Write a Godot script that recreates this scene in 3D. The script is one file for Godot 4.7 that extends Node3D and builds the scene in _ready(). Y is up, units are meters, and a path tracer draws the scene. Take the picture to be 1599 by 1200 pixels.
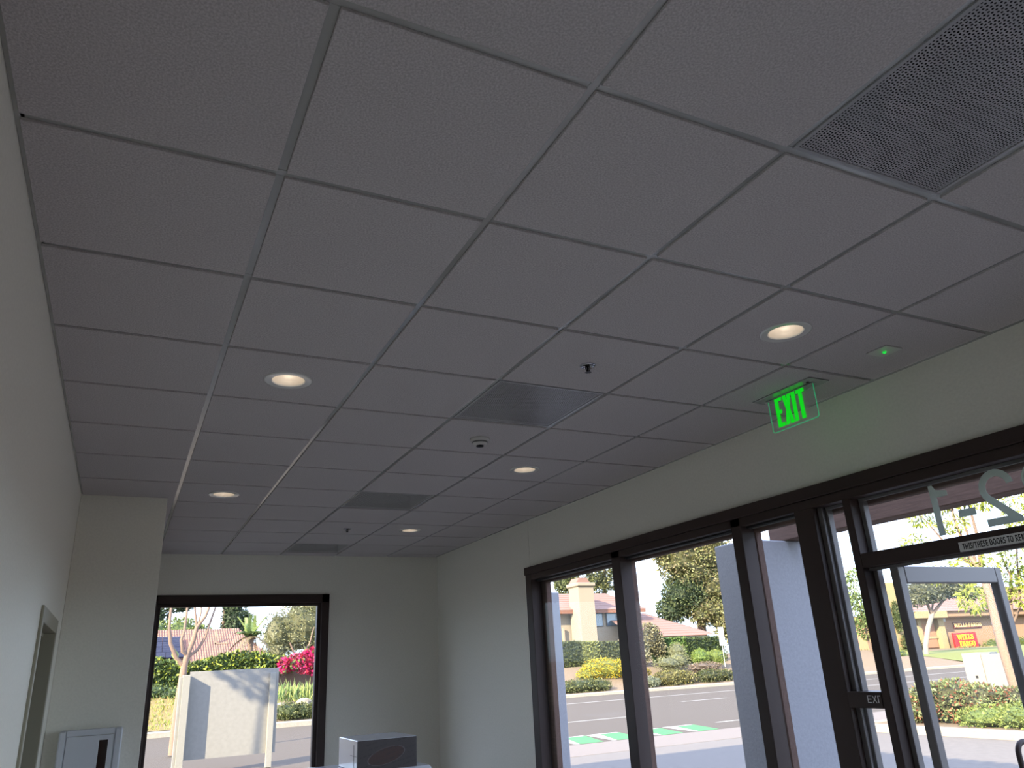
extends Node3D
# An empty shop interior under a lay-in tile ceiling; a storefront on the right wall and a picture window in the far wall look out on a sunny street.
# World: x runs to the right along the far wall, y up, -z away from the camera. Helpers take (x, y, depth) with depth = -z.

const CEIL := 3.048
const T := 0.6096
const RW := 3.69      # inner face of the right wall
const FW := 7.55      # inner face of the far wall

var M := {}
var used := {}
var rng := RandomNumberGenerator.new()

# ------------------------------------------------------------------ helpers
func V(x: float, y: float, d: float) -> Vector3:
	return Vector3(x, y, -d)

func mk() -> SurfaceTool:
	var st := SurfaceTool.new()
	st.begin(Mesh.PRIMITIVE_TRIANGLES)
	return st

func tri(st: SurfaceTool, a: Vector3, b: Vector3, c: Vector3, out: Vector3) -> void:
	var n := (c - a).cross(b - a)
	if n.length_squared() < 1e-18:
		return
	if n.dot(out) < 0.0:
		var t := b
		b = c
		c = t
		n = -n
	n = n.normalized()
	for p in [a, b, c]:
		st.set_normal(n)
		st.add_vertex(p)

func quad(st: SurfaceTool, a: Vector3, b: Vector3, c: Vector3, d: Vector3, out: Vector3) -> void:
	tri(st, a, b, c, out)
	tri(st, a, c, d, out)

func quad_uv(st: SurfaceTool, a: Vector3, b: Vector3, c: Vector3, d: Vector3, out: Vector3) -> void:
	# a top-left, b top-right, c bottom-right, d bottom-left
	var n := (c - a).cross(b - a).normalized()
	var flip := n.dot(out) < 0.0
	if flip:
		n = -n
	var ps := [a, b, c, a, c, d]
	var us := [Vector2(0, 0), Vector2(1, 0), Vector2(1, 1), Vector2(0, 0), Vector2(1, 1), Vector2(0, 1)]
	var order := [0, 2, 1, 3, 5, 4] if flip else [0, 1, 2, 3, 4, 5]
	for i in order:
		st.set_normal(n)
		st.set_uv(us[i])
		st.add_vertex(ps[i])

# box between two corners given as (x, y, depth); ch chamfers the edges
func box(st: SurfaceTool, x0: float, x1: float, y0: float, y1: float, d0: float, d1: float, ch := 0.0) -> void:
	var lo := Vector3(minf(x0, x1), minf(y0, y1), -maxf(d0, d1))
	var hi := Vector3(maxf(x0, x1), maxf(y0, y1), -minf(d0, d1))
	cbox(st, lo, hi, ch, Transform3D())

func cbox(st: SurfaceTool, lo: Vector3, hi: Vector3, ch: float, xf: Transform3D) -> void:
	var mid := (lo + hi) / 2.0
	var h := (hi - lo) / 2.0
	var c := minf(ch, minf(h.x, minf(h.y, h.z)) * 0.9)
	for ax in 3:
		var u := (ax + 1) % 3
		var v := (ax + 2) % 3
		for s in [-1.0, 1.0]:
			var out := Vector3.ZERO
			out[ax] = s
			var ps := []
			for k in [[-1, -1], [1, -1], [1, 1], [-1, 1]]:
				var p := Vector3.ZERO
				p[ax] = s * h[ax]
				p[u] = k[0] * (h[u] - c)
				p[v] = k[1] * (h[v] - c)
				ps.append(xf * (mid + p))
			quad(st, ps[0], ps[1], ps[2], ps[3], xf.basis * out)
	if c <= 0.0:
		return
	for ax in 3:
		var u := (ax + 1) % 3
		var v := (ax + 2) % 3
		for su in [-1.0, 1.0]:
			for sv in [-1.0, 1.0]:
				var ps := []
				for k in [[-1, 0], [1, 0], [1, 1], [-1, 1]]:
					var p := Vector3.ZERO
					p[ax] = k[0] * (h[ax] - c)
					p[u] = su * (h[u] - (c if k[1] == 1 else 0.0))
					p[v] = sv * (h[v] - (0.0 if k[1] == 1 else c))
					ps.append(xf * (mid + p))
				var out := Vector3.ZERO
				out[u] = su
				out[v] = sv
				quad(st, ps[0], ps[1], ps[2], ps[3], xf.basis * out)
	for sx in [-1.0, 1.0]:
		for sy in [-1.0, 1.0]:
			for sz in [-1.0, 1.0]:
				var s := Vector3(sx, sy, sz)
				var ps := []
				for ax in 3:
					var p := Vector3(sx * (h.x - c), sy * (h.y - c), sz * (h.z - c))
					p[ax] = s[ax] * h[ax]
					ps.append(xf * (mid + p))
				tri(st, ps[0], ps[1], ps[2], xf.basis * s)

# profile of (radius, y) revolved about y, smooth between neighbouring points
func lathe(st: SurfaceTool, prof: Array, seg: int, xf: Transform3D, flip := false) -> void:
	for i in prof.size() - 1:
		var a: Vector2 = prof[i]
		var b: Vector2 = prof[i + 1]
		var t := (b - a)
		if t.length() < 1e-9:
			continue
		var n2 := Vector2(t.y, -t.x).normalized()
		if flip:
			n2 = -n2
		for k in seg:
			var f0 := TAU * k / seg
			var f1 := TAU * (k + 1) / seg
			var e0 := Vector3(cos(f0), 0, sin(f0))
			var e1 := Vector3(cos(f1), 0, sin(f1))
			var p := [e0 * a.x + Vector3.UP * a.y, e1 * a.x + Vector3.UP * a.y, e1 * b.x + Vector3.UP * b.y, e0 * b.x + Vector3.UP * b.y]
			var n := [e0 * n2.x + Vector3.UP * n2.y, e1 * n2.x + Vector3.UP * n2.y, e1 * n2.x + Vector3.UP * n2.y, e0 * n2.x + Vector3.UP * n2.y]
			for q in [[0, 1, 2], [0, 2, 3]]:
				var idx: Array = q
				var fn: Vector3 = (p[idx[2]] - p[idx[0]]).cross(p[idx[1]] - p[idx[0]])
				if fn.length_squared() < 1e-20:
					continue
				if fn.dot(n[idx[0]]) < 0.0:
					idx = [q[0], q[2], q[1]]
				for j in idx:
					st.set_normal((xf.basis * n[j]).normalized())
					st.add_vertex(xf * p[j])

func tube(st: SurfaceTool, pts: Array, radii: Array, seg := 7) -> void:
	var rings := []
	var ref := Vector3(0.31, 0.2, 0.93).normalized()
	for i in pts.size():
		var p: Vector3 = pts[i]
		var dir: Vector3 = (pts[mini(i + 1, pts.size() - 1)] - pts[maxi(i - 1, 0)]).normalized()
		var u := dir.cross(ref).normalized()
		var w := dir.cross(u).normalized()
		var ring := []
		for k in seg:
			var f := TAU * k / seg
			ring.append([p + (u * cos(f) + w * sin(f)) * radii[i], u * cos(f) + w * sin(f)])
		rings.append(ring)
	for i in pts.size() - 1:
		for k in seg:
			var a = rings[i][k]
			var b = rings[i][(k + 1) % seg]
			var c = rings[i + 1][(k + 1) % seg]
			var d = rings[i + 1][k]
			for q in [[a, b, c], [a, c, d]]:
				var fn: Vector3 = (q[2][0] - q[0][0]).cross(q[1][0] - q[0][0])
				var qq: Array = q
				if fn.dot(q[0][1]) < 0.0:
					qq = [q[0], q[2], q[1]]
				for j in qq:
					st.set_normal(j[1])
					st.add_vertex(j[0])
	for e in [0, pts.size() - 1]:
		var out: Vector3 = (pts[0] - pts[1]) if e == 0 else (pts[-1] - pts[-2])
		for k in seg:
			tri(st, pts[e], rings[e][k][0], rings[e][(k + 1) % seg][0], out)

# extrude a polygon (in the plane of axes ex, ey at origin o) by depth along ez
func prism(st: SurfaceTool, poly: PackedVector2Array, o: Vector3, ex: Vector3, ey: Vector3, ez: Vector3) -> void:
	var idx := Geometry2D.triangulate_polygon(poly)
	for k in range(0, idx.size(), 3):
		var p := []
		for j in 3:
			var q := poly[idx[k + j]]
			p.append(o + ex * q.x + ey * q.y)
		tri(st, p[0], p[1], p[2], -ez)
		tri(st, p[0] + ez, p[1] + ez, p[2] + ez, ez)
	var sgn := 1.0 if Geometry2D.is_polygon_clockwise(poly) else -1.0
	for k in poly.size():
		var a := poly[k]
		var b := poly[(k + 1) % poly.size()]
		var t := b - a
		var n2 := Vector2(-t.y, t.x) * sgn
		var pa := o + ex * a.x + ey * a.y
		var pb := o + ex * b.x + ey * b.y
		quad(st, pa, pb, pb + ez, pa + ez, ex * n2.x + ey * n2.y)

# lumpy closed body, the dense inside of a shrub or a crown
func lump(st: SurfaceTool, c: Vector3, r: Vector3, rough := 0.18, flat := false) -> void:
	var rows := 7
	var cols := 12
	var g := []
	for i in rows + 1:
		var row := []
		var la := PI * i / rows - PI / 2.0
		for k in cols:
			var lo := TAU * k / cols
			var s := 1.0 + rng.randf_range(-rough, rough)
			if i == 0 or i == rows:
				s = 1.0
			var e := Vector3(cos(la) * cos(lo), sin(la), cos(la) * sin(lo))
			row.append(c + e * r * s)
		g.append(row)
	for i in rows:
		for k in cols:
			quad(st, g[i][k], g[i][(k + 1) % cols], g[i + 1][(k + 1) % cols], g[i + 1][k], (g[i][k] + g[i + 1][k]) / 2.0 - c)

func leaf(st: SurfaceTool, p: Vector3, dir: Vector3, side: Vector3, l: float, w: float, col: Color) -> void:
	var n := dir.cross(side).normalized()
	var a := p
	var b := p + dir * l * 0.45 + side * w * 0.5 + n * l * 0.06
	var c := p + dir * l
	var d := p + dir * l * 0.45 - side * w * 0.5 + n * l * 0.06
	st.set_color(col)
	tri(st, a, b, c, n)
	st.set_color(col)
	tri(st, a, c, d, n)

# n leaves over the outer part of an ellipsoid; cols are sRGB
func leaves(st: SurfaceTool, c: Vector3, r: Vector3, n: int, size: float, cols: Array, inner := 0.72, aspect := 0.5, droop := 0.0) -> void:
	for i in n:
		var e := Vector3(rng.randfn(), rng.randfn(), rng.randfn()).normalized()
		var s := lerpf(inner, 1.06, sqrt(rng.randf()))
		var p := c + e * r * s
		var dir := (e * 0.6 + Vector3(rng.randfn(), rng.randfn() - droop, rng.randfn()) * 0.6).normalized()
		var side := dir.cross(Vector3(rng.randfn(), rng.randfn(), rng.randfn())).normalized()
		var col: Color = cols[rng.randi() % cols.size()]
		var l := size * rng.randf_range(0.7, 1.3)
		leaf(st, p, dir, side, l, l * aspect, (col * rng.randf_range(0.85, 1.15)).srgb_to_linear())

func numbered(n: String) -> String:
	if not used.has(n):
		used[n] = 0
		return n
	used[n] += 1
	return "%s_%03d" % [n, used[n]]

func obj(called: String, st: SurfaceTool, m: Material, parent: Node3D = null) -> MeshInstance3D:
	return put(called, st.commit(), m, parent)

func put(called: String, mesh: Mesh, m: Material, parent: Node3D = null) -> MeshInstance3D:
	var o := MeshInstance3D.new()
	o.mesh = mesh
	o.material_override = m
	if parent == null:
		o.name = numbered(called)
		add_child(o, true)
	else:
		var k := 0
		var n := called
		while parent.has_node(NodePath(n)):
			k += 1
			n = "%s_%03d" % [called, k]
		o.name = n
		parent.add_child(o, true)
	return o

func thing(called: String, label: String, category: String, at := Vector3.ZERO, group := "") -> Node3D:
	var o := Node3D.new()
	o.name = numbered(called)
	add_child(o, true)
	o.position = at
	tag(o, label, category, group)
	return o

func tag(o: Node3D, label: String, category: String, group := "") -> Node3D:
	o.set_meta("label", label)
	o.set_meta("category", category)
	if group != "":
		o.set_meta("group", group)
	return o

func struct(o: Node3D, label: String, category: String) -> Node3D:
	o.set_meta("kind", "structure")
	return tag(o, label, category)

func copy(o: Node3D, label: String, at: Vector3) -> Node3D:
	var c: Node3D = o.duplicate()
	c.name = numbered(str(o.name))
	add_child(c, true)
	c.position = at
	c.set_meta("label", label)
	return c

# ------------------------------------------------------------------ materials
func noise_tex(freq: float, lo: Color, hi: Color, seed_: int, size := 512, normal := false, octaves := 4, kind := FastNoiseLite.TYPE_SIMPLEX_SMOOTH) -> NoiseTexture2D:
	var n := FastNoiseLite.new()
	n.seed = seed_
	n.noise_type = kind
	n.frequency = freq
	n.fractal_octaves = octaves
	var t := NoiseTexture2D.new()
	t.width = size
	t.height = size
	t.seamless = true
	t.noise = n
	if normal:
		t.as_normal_map = true
		t.bump_strength = 2.0
	else:
		var g := Gradient.new()
		g.set_color(0, lo)
		g.set_color(1, hi)
		t.color_ramp = g
	return t

func mat(c: Color, rough := 0.8, metal := 0.0, spec := 0.5) -> StandardMaterial3D:
	var m := StandardMaterial3D.new()
	m.albedo_color = c
	m.roughness = rough
	m.metallic = metal
	m.metallic_specular = spec
	return m

# surface with a fine grain: albedo varies between lo and hi, relief in centimetres
func grain(lo: Color, hi: Color, rough: float, per_metre: float, freq: float, seed_: int, relief := 0.0, spec := 0.5, octaves := 4) -> StandardMaterial3D:
	var m := mat(Color.WHITE, rough, 0.0, spec)
	m.albedo_texture = noise_tex(freq, lo, hi, seed_, 512, false, octaves)
	m.uv1_triplanar = true
	m.uv1_world_triplanar = true
	m.uv1_scale = Vector3.ONE * per_metre
	if relief > 0.0:
		m.heightmap_enabled = true
		m.heightmap_texture = noise_tex(freq, Color.BLACK, Color.WHITE, seed_ + 50, 512, false, octaves)
		m.heightmap_scale = relief
	return m

func leafmat(rough := 0.6) -> StandardMaterial3D:
	var m := mat(Color(0.84, 0.84, 0.84), rough, 0.0, 0.4)
	m.vertex_color_use_as_albedo = true
	m.backlight_enabled = true
	m.backlight = Color(0.5, 0.5, 0.5)
	m.cull_mode = BaseMaterial3D.CULL_DISABLED
	return m

func glass() -> StandardMaterial3D:
	var m := mat(Color(0.75, 0.85, 0.85, 0.01), 0.0, 0.0, 0.16)
	m.transparency = BaseMaterial3D.TRANSPARENCY_ALPHA
	return m

func make_materials() -> void:
	M.tile = grain(Color(0.655, 0.635, 0.63), Color(0.825, 0.80, 0.80), 0.95, 3.0, 0.085, 3, 0.10, 0.2)
	M.tee = mat(Color(0.68, 0.68, 0.67), 0.16, 0.3, 0.71)
	M.wall = grain(Color(0.885, 0.872, 0.82), Color(0.92, 0.907, 0.855), 0.5, 1.6, 0.06, 11, 0.05, 0.4)
	M.pillar_wall = M.wall
	M.floor = grain(Color(0.54, 0.49, 0.42), Color(0.62, 0.56, 0.49), 0.6, 0.6, 0.02, 21)
	M.bronze = mat(Color(0.235, 0.19, 0.175), 0.5, 0.0, 0.35)
	M.alum = mat(Color(0.40, 0.385, 0.38), 0.42, 0.1, 0.5)
	M.gasket = mat(Color(0.05, 0.05, 0.05), 0.7)
	M.wood = grain(Color(0.310, 0.232, 0.197), Color(0.413, 0.323, 0.281), 0.85, 1.5, 0.03, 31, 0.06)
	M.wood.uv1_scale = Vector3(3.0, 3.0, 0.35)
	M.glass = glass()
	M.mesh_metal = mat(Color(0.60, 0.595, 0.60), 0.30, 0.0, 0.6)
	M.dark = mat(Color(0.10, 0.10, 0.11), 0.9)
	M.duct = mat(Color(0.16, 0.16, 0.17), 0.7)
	M.white_paint = mat(Color(0.84, 0.835, 0.82), 0.14, 0.0, 0.71)
	M.reflector = mat(Color(0.90, 0.86, 0.81), 0.45, 0.25)
	M.lens = mat(Color(0.10, 0.10, 0.10), 0.4)
	M.lamp = mat(Color(0.8, 0.76, 0.7), 0.5)
	M.lamp.emission_enabled = true
	M.lamp.emission = Color(1.0, 0.95, 0.88)
	M.lamp.emission_energy_multiplier = 0.3
	M.chrome = mat(Color(0.80, 0.81, 0.84), 0.12, 1.0)
	M.brass_dark = mat(Color(0.16, 0.15, 0.15), 0.3, 0.8)
	M.plastic = mat(Color(0.76, 0.75, 0.73), 0.5)
	M.slot = mat(Color(0.42, 0.42, 0.41), 0.6)
	M.canopy = mat(Color(0.62, 0.63, 0.63), 0.15, 0.5)
	M.acrylic = mat(Color(0.75, 0.95, 0.85, 0.06), 0.02)
	M.acrylic.transparency = BaseMaterial3D.TRANSPARENCY_ALPHA
	M.acrylic_edge = mat(Color(0.25, 0.75, 0.55), 0.15)
	M.acrylic_edge.emission_enabled = true
	M.acrylic_edge.emission = Color(0.1, 0.75, 0.45)
	M.acrylic_edge.emission_energy_multiplier = 0.3
	M.exit_green = mat(Color(0.1, 0.6, 0.15), 0.3)
	M.exit_green.emission_enabled = true
	M.exit_green.emission = Color(0.02, 0.86, 0.10)
	M.exit_green.emission_energy_multiplier = 0.42
	M.led = mat(Color(0.1, 0.6, 0.2), 0.2)
	M.led.emission_enabled = true
	M.led.emission = Color(0.15, 0.85, 0.3)
	M.led.emission_energy_multiplier = 0.4
	M.vinyl = mat(Color(0.80, 0.86, 0.81), 0.6)
	M.vinyl.backlight_enabled = true
	M.vinyl.backlight = Color(0.6, 0.6, 0.6)
	M.strip = mat(Color(0.86, 0.86, 0.85), 0.5)
	M.ink = mat(Color(0.03, 0.03, 0.03), 0.6)
	M.scratch = mat(Color(0.93, 0.93, 0.93), 0.6)
	M.cabinet = mat(Color(0.80, 0.81, 0.83), 0.35, 0.0, 0.5)
	M.dark_red = mat(Color(0.30, 0.03, 0.03), 0.3)
	M.dark_glass = mat(Color(0.12, 0.02, 0.02), 0.06)
	M.door_grey = mat(Color(0.40, 0.40, 0.40), 0.5)
	M.casing = mat(Color(0.62, 0.60, 0.52), 0.45)
	M.film = mat(Color(0.80, 0.81, 0.83), 0.22, 0.0, 0.6)
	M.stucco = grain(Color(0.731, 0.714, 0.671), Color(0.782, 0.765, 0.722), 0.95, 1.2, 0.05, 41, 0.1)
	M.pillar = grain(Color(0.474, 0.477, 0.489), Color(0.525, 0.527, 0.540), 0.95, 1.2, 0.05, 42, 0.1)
	M.soffit = mat(Color(0.80, 0.77, 0.70), 0.9)
	M.roof_edge = mat(Color(0.55, 0.33, 0.26), 0.9)
	M.asphalt = grain(Color(0.232, 0.200, 0.150), Color(0.277, 0.239, 0.180), 0.95, 0.35, 0.04, 51)
	M.concrete = grain(Color(0.336, 0.316, 0.286), Color(0.384, 0.362, 0.328), 0.9, 0.3, 0.03, 52)
	M.kerb = grain(Color(0.49, 0.47, 0.42), Color(0.56, 0.54, 0.49), 0.9, 0.5, 0.03, 53)
	M.sidewalk = grain(Color(0.375, 0.345, 0.31), Color(0.43, 0.395, 0.355), 0.9, 0.4, 0.03, 66)
	M.white_line = mat(Color(0.570, 0.564, 0.525), 0.8)
	M.green_line = mat(Color(0.187, 0.471, 0.211), 0.8)
	M.dirt = grain(Color(0.357, 0.300, 0.229), Color(0.461, 0.404, 0.316), 1.0, 0.25, 0.04, 54)
	M.bank = grain(Color(0.346, 0.310, 0.163), Color(0.490, 0.432, 0.272), 1.0, 0.3, 0.04, 55)
	M.lawn = grain(Color(0.286, 0.340, 0.115), Color(0.449, 0.449, 0.205), 1.0, 0.3, 0.04, 56)
	M.block = grain(Color(0.336, 0.264, 0.232), Color(0.416, 0.336, 0.296), 0.95, 0.6, 0.04, 57)
	M.leaf = leafmat()
	M.bark_pale = grain(Color(0.409, 0.330, 0.278), Color(0.528, 0.455, 0.394), 0.9, 1.5, 0.03, 58)
	M.bark_dark = grain(Color(0.30, 0.25, 0.21), Color(0.48, 0.41, 0.35), 0.9, 1.5, 0.03, 59)
	M.bark_white = grain(Color(0.421, 0.395, 0.349), Color(0.523, 0.497, 0.448), 0.9, 1.0, 0.03, 60)
	M.roof_tile = grain(Color(0.430, 0.314, 0.270), Color(0.534, 0.411, 0.358), 0.9, 0.5, 0.05, 61)
	M.roof_pink = grain(Color(0.424, 0.317, 0.271), Color(0.502, 0.388, 0.340), 0.9, 0.5, 0.05, 62)
	M.house = mat(Color(0.512, 0.473, 0.400), 0.95)
	M.trim_brown = mat(Color(0.432, 0.288, 0.211), 0.9)
	M.window_glass = mat(Color(0.25, 0.32, 0.38), 0.04, 0.0, 0.9)
	M.window_frame = mat(Color(0.18, 0.17, 0.17), 0.5)
	M.solar = mat(Color(0.06, 0.075, 0.15), 0.6, 0.0, 0.25)
	M.solar_line = mat(Color(0.38, 0.40, 0.47), 0.6, 0.0, 0.3)
	M.board = grain(Color(0.449, 0.445, 0.420), Color(0.491, 0.487, 0.461), 0.8, 0.6, 0.03, 63)
	M.post_wood = grain(Color(0.46, 0.455, 0.42), Color(0.52, 0.515, 0.48), 0.85, 1.0, 0.05, 64)
	M.sign_red = mat(Color(0.62, 0.03, 0.06), 0.6)
	M.sign_yellow = mat(Color(0.92, 0.72, 0.05), 0.6)
	M.sign_maroon = mat(Color(0.30, 0.09, 0.08), 0.6)
	M.sign_cream = mat(Color(0.90, 0.76, 0.48), 0.6)
	M.bank_wall = mat(Color(0.530, 0.417, 0.312), 0.95)
	M.bank_pale = mat(Color(0.545, 0.480, 0.340), 0.95)
	M.bank_pink = mat(Color(0.543, 0.392, 0.292), 0.95)
	M.utility = mat(Color(0.495, 0.484, 0.445), 0.6)
	M.hydrant = mat(Color(0.807, 0.680, 0.043), 0.5)
	M.metal_sign = mat(Color(0.566, 0.566, 0.553), 0.5)
	M.rock = grain(Color(0.446, 0.421, 0.373), Color(0.548, 0.523, 0.473), 0.95, 0.6, 0.05, 65)

# ------------------------------------------------------------------ the room
func wall_with_hole(st: SurfaceTool, x0: float, x1: float, y0: float, y1: float, hx0: float, hx1: float, hy0: float, hy1: float, d0: float, d1: float) -> void:
	box(st, x0, hx0, y0, y1, d0, d1)
	box(st, hx1, x1, y0, y1, d0, d1)
	box(st, hx0, hx1, hy1, y1, d0, d1)
	if hy0 > y0:
		box(st, hx0, hx1, y0, hy0, d0, d1)

func build_shell() -> void:
	var st := mk()
	box(st, -0.3, RW + 0.25, -0.25, 0.0, -5.2, FW + 0.25)
	struct(obj("floor", st, M.floor), "bare concrete floor slab of the empty shop", "floor")
	# left wall with a cased opening
	st = mk()
	box(st, -0.3, 0.0, 0.0, 3.25, -5.2, 3.27)
	box(st, -0.3, 0.0, 0.0, 3.25, 4.265, FW + 0.25)
	box(st, -0.3, 0.0, 2.115, 3.25, 3.27, 4.265)
	struct(obj("wall_left", st, M.wall), "long pale greige left wall catching daylight, with a door opening", "wall")
	var d := thing("door_1", "narrow grey door in a slim painted frame, left wall beside the boxed pillar", "door", V(0, 0, 3.77))
	d.set_meta("kind", "structure")
	var o := V(0, 0, 3.77)
	st = mk()
	for side in [-1.0, 1.0]:
		var e: float = 3.77 + side * 0.4975
		cbox(st, Vector3(-0.28, 0, -(e + 0.028)) - o, Vector3(0.014, 2.165, -(e - 0.028)) - o, 0.003, Transform3D())
	obj("jamb", st, M.casing, d)
	st = mk()
	cbox(st, Vector3(-0.28, 2.09, -4.24) - o, Vector3(0.014, 2.165, -3.30) - o, 0.003, Transform3D())
	cbox(st, Vector3(-0.16, 2.07, -4.24) - o, Vector3(-0.05, 2.09, -3.30) - o, 0.002, Transform3D())
	obj("head", st, M.casing, d)
	st = mk()
	cbox(st, Vector3(-0.215, 0.01, -4.235) - o, Vector3(-0.17, 2.085, -3.305) - o, 0.002, Transform3D())
	obj("leaf", st, M.door_grey, d)
	# far wall around its window
	st = mk()
	wall_with_hole(st, -0.3, RW + 0.25, 0.0, 3.25, 0.60, 2.395, 0.45, 2.62, FW, FW + 0.2)
	struct(obj("wall_far", st, M.wall), "dim greige far wall around the dark framed picture window", "wall")
	# boxed-out pillar in the far left corner
	st = mk()
	box(st, 0.0, 0.553, 0.0, CEIL + 0.01, 4.80, FW, 0.003)
	struct(obj("wall_pillar", st, M.wall), "boxed-out wall pillar in the far left corner carrying the white cabinet", "pillar")
	# right wall: header above the storefront, solid piece beyond the control joint
	st = mk()
	box(st, RW, RW + 0.2, 2.60, 3.25, -3.4, 5.148)
	box(st, RW, RW + 0.2, 2.60, 3.25, 5.153, FW)
	box(st, RW, RW + 0.2, 0.0, 2.60, 5.20, FW)
	box(st, RW + 0.012, RW + 0.2, 2.60, 3.25, 5.148, 5.153)
	box(st, RW, RW + 0.2, 0.0, 3.25, -5.2, -3.4)
	struct(obj("wall_right", st, M.wall), "grey-green right wall above and beyond the dark storefront windows", "wall")
	st = mk()
	box(st, -0.3, RW + 0.2, 0.0, 3.25, -5.4, -5.2)
	struct(obj("wall_back", st, M.wall), "plain wall behind the camera closing the room", "wall")

func tile_mesh(hole: float) -> Mesh:
	var st := mk()
	var h := T / 2.0 - 0.012
	var y0 := 0.0
	var y1 := 0.014
	if hole <= 0.0:
		cbox(st, Vector3(-h, y0, -h), Vector3(h, y1, h), 0.0012, Transform3D())
		return st.commit()
	var n := 48
	for k in n:
		var p := []
		for f in [TAU * k / n, TAU * (k + 1) / n]:
			var e := Vector2(cos(f), sin(f))
			var s: float = h / maxf(absf(e.x), absf(e.y))
			p.append([e * hole, e * s])
		var a := Vector3(p[0][0].x, 0, p[0][0].y)
		var b := Vector3(p[1][0].x, 0, p[1][0].y)
		var c := Vector3(p[1][1].x, 0, p[1][1].y)
		var d := Vector3(p[0][1].x, 0, p[0][1].y)
		quad(st, a, b, c, d, Vector3.DOWN)
		var up := Vector3(0, y1, 0)
		quad(st, a + up, b + up, c + up, d + up, Vector3.UP)
		quad(st, a, b, b + up, a + up, -(a + b))
		quad(st, c, d, d + up, c + up, c + d)
	return st.commit()

func build_ceiling() -> void:
	var c := Node3D.new()
	c.name = "ceiling"
	add_child(c)
	struct(c, "suspended ceiling of square white tiles in a metal grid", "ceiling")
	var plain := tile_mesh(0.0)
	var holed := tile_mesh(0.085)
	var small := tile_mesh(0.022)
	var vents := [[3, -1], [3, 3], [3, 7], [3, 11]]
	var lamps := [[1, 3], [4, 1], [4, 5], [1, 7], [4, 9]]
	var heads := [[3, 2], [3, 9]]
	for r in range(-3, 12):
		for k in 6:
			if [k, r] in vents or (k == 0 and r >= 8):
				continue
			var m := plain
			if [k, r] in lamps:
				m = holed
			elif [k, r] in heads:
				m = small
			var o := put("ceiling_tile", m, M.tile, c)
			o.position = V((k + 0.5) * T, CEIL - 0.008, (r + 0.5) * T)
			if r == 7 and k == 0:
				o.scale.z = 0.86
				o.position = V(0.5 * T, CEIL - 0.008, 7 * T + 0.268)
	# cut tiles along the far wall
	for k in range(1, 6):
		var st := mk()
		var h := T / 2.0 - 0.012
		cbox(st, Vector3(-h, 0, -(FW - 0.02)), Vector3(h, 0.014, -(12 * T + 0.012)), 0.0012, Transform3D())
		var o := obj("ceiling_tile", st, M.tile, c)
		o.position = V((k + 0.5) * T, CEIL - 0.008, 0)
	var fs := mk()
	box(fs, 0.555, 0.597, CEIL - 0.002, CEIL + 0.01, 4.80, FW)
	obj("filler_strip", fs, M.tile, c)
	# the grid: two continuous main tees, four-foot cross tees, two-foot cross tees
	for k in [2, 4]:
		var st := mk()
		box(st, k * T - 0.012, k * T + 0.012, CEIL + 0.0, CEIL + 0.004, -1.85, FW, 0.0006)
		box(st, k * T - 0.002, k * T + 0.002, CEIL + 0.004, CEIL + 0.05, -1.85, FW)
		obj("main_tee", st, M.tee, c)
	for r in range(-3, 13):
		for s in 3:
			if s == 0 and r >= 8 and r * T < FW:
				var st2 := mk()
				box(st2, 0.56, 2 * T - 0.012, CEIL, CEIL + 0.004, r * T - 0.012, r * T + 0.012, 0.0006)
				obj("cross_tee", st2, M.tee, c)
				continue
			var st := mk()
			var x1: float = (s * 2 + 2) * T - 0.0123
			box(st, s * 2 * T + 0.0123, x1, CEIL, CEIL + 0.004, r * T - 0.012, r * T + 0.012, 0.0006)
			obj("cross_tee", st, M.tee, c)
	for k in [1, 3, 5]:
		for r in range(-3, 13):
			var st := mk()
			var d1: float = minf((r + 1) * T - 0.0125, FW - 0.012)
			box(st, k * T - 0.012, k * T + 0.012, CEIL + 0.0004, CEIL + 0.0044, r * T + 0.0125, d1, 0.0006)
			obj("short_tee", st, M.tee, c)
	# wall angle all round
	var a := mk()
	box(a, 0.0, 0.022, CEIL, CEIL + 0.004, -1.85, 4.80, 0.0006)
	obj("wall_angle", a, M.tee, c)
	a = mk()
	box(a, 0.022, 0.575, CEIL, CEIL + 0.004, 4.778, 4.80, 0.0006)
	box(a, 0.553, 0.575, CEIL, CEIL + 0.004, 4.80, FW, 0.0006)
	obj("wall_angle", a, M.tee, c)
	a = mk()
	box(a, 0.575, RW, CEIL, CEIL + 0.004, FW - 0.018, FW, 0.0006)
	obj("wall_angle", a, M.tee, c)
	a = mk()
	box(a, 6 * T - 0.012, RW, CEIL, CEIL + 0.004, -1.85, FW, 0.0006)
	obj("wall_angle", a, M.tee, c)
	# plain run behind the camera, and the deck above the tiles
	a = mk()
	box(a, 0.0, RW, CEIL - 0.006, CEIL + 0.01, -5.2, -1.85)
	obj("rear_panel", a, M.tile, c)
	a = mk()
	box(a, -0.3, RW + 0.2, 3.25, 3.30, -5.4, FW + 0.2)
	obj("deck", a, M.dark, c)

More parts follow.
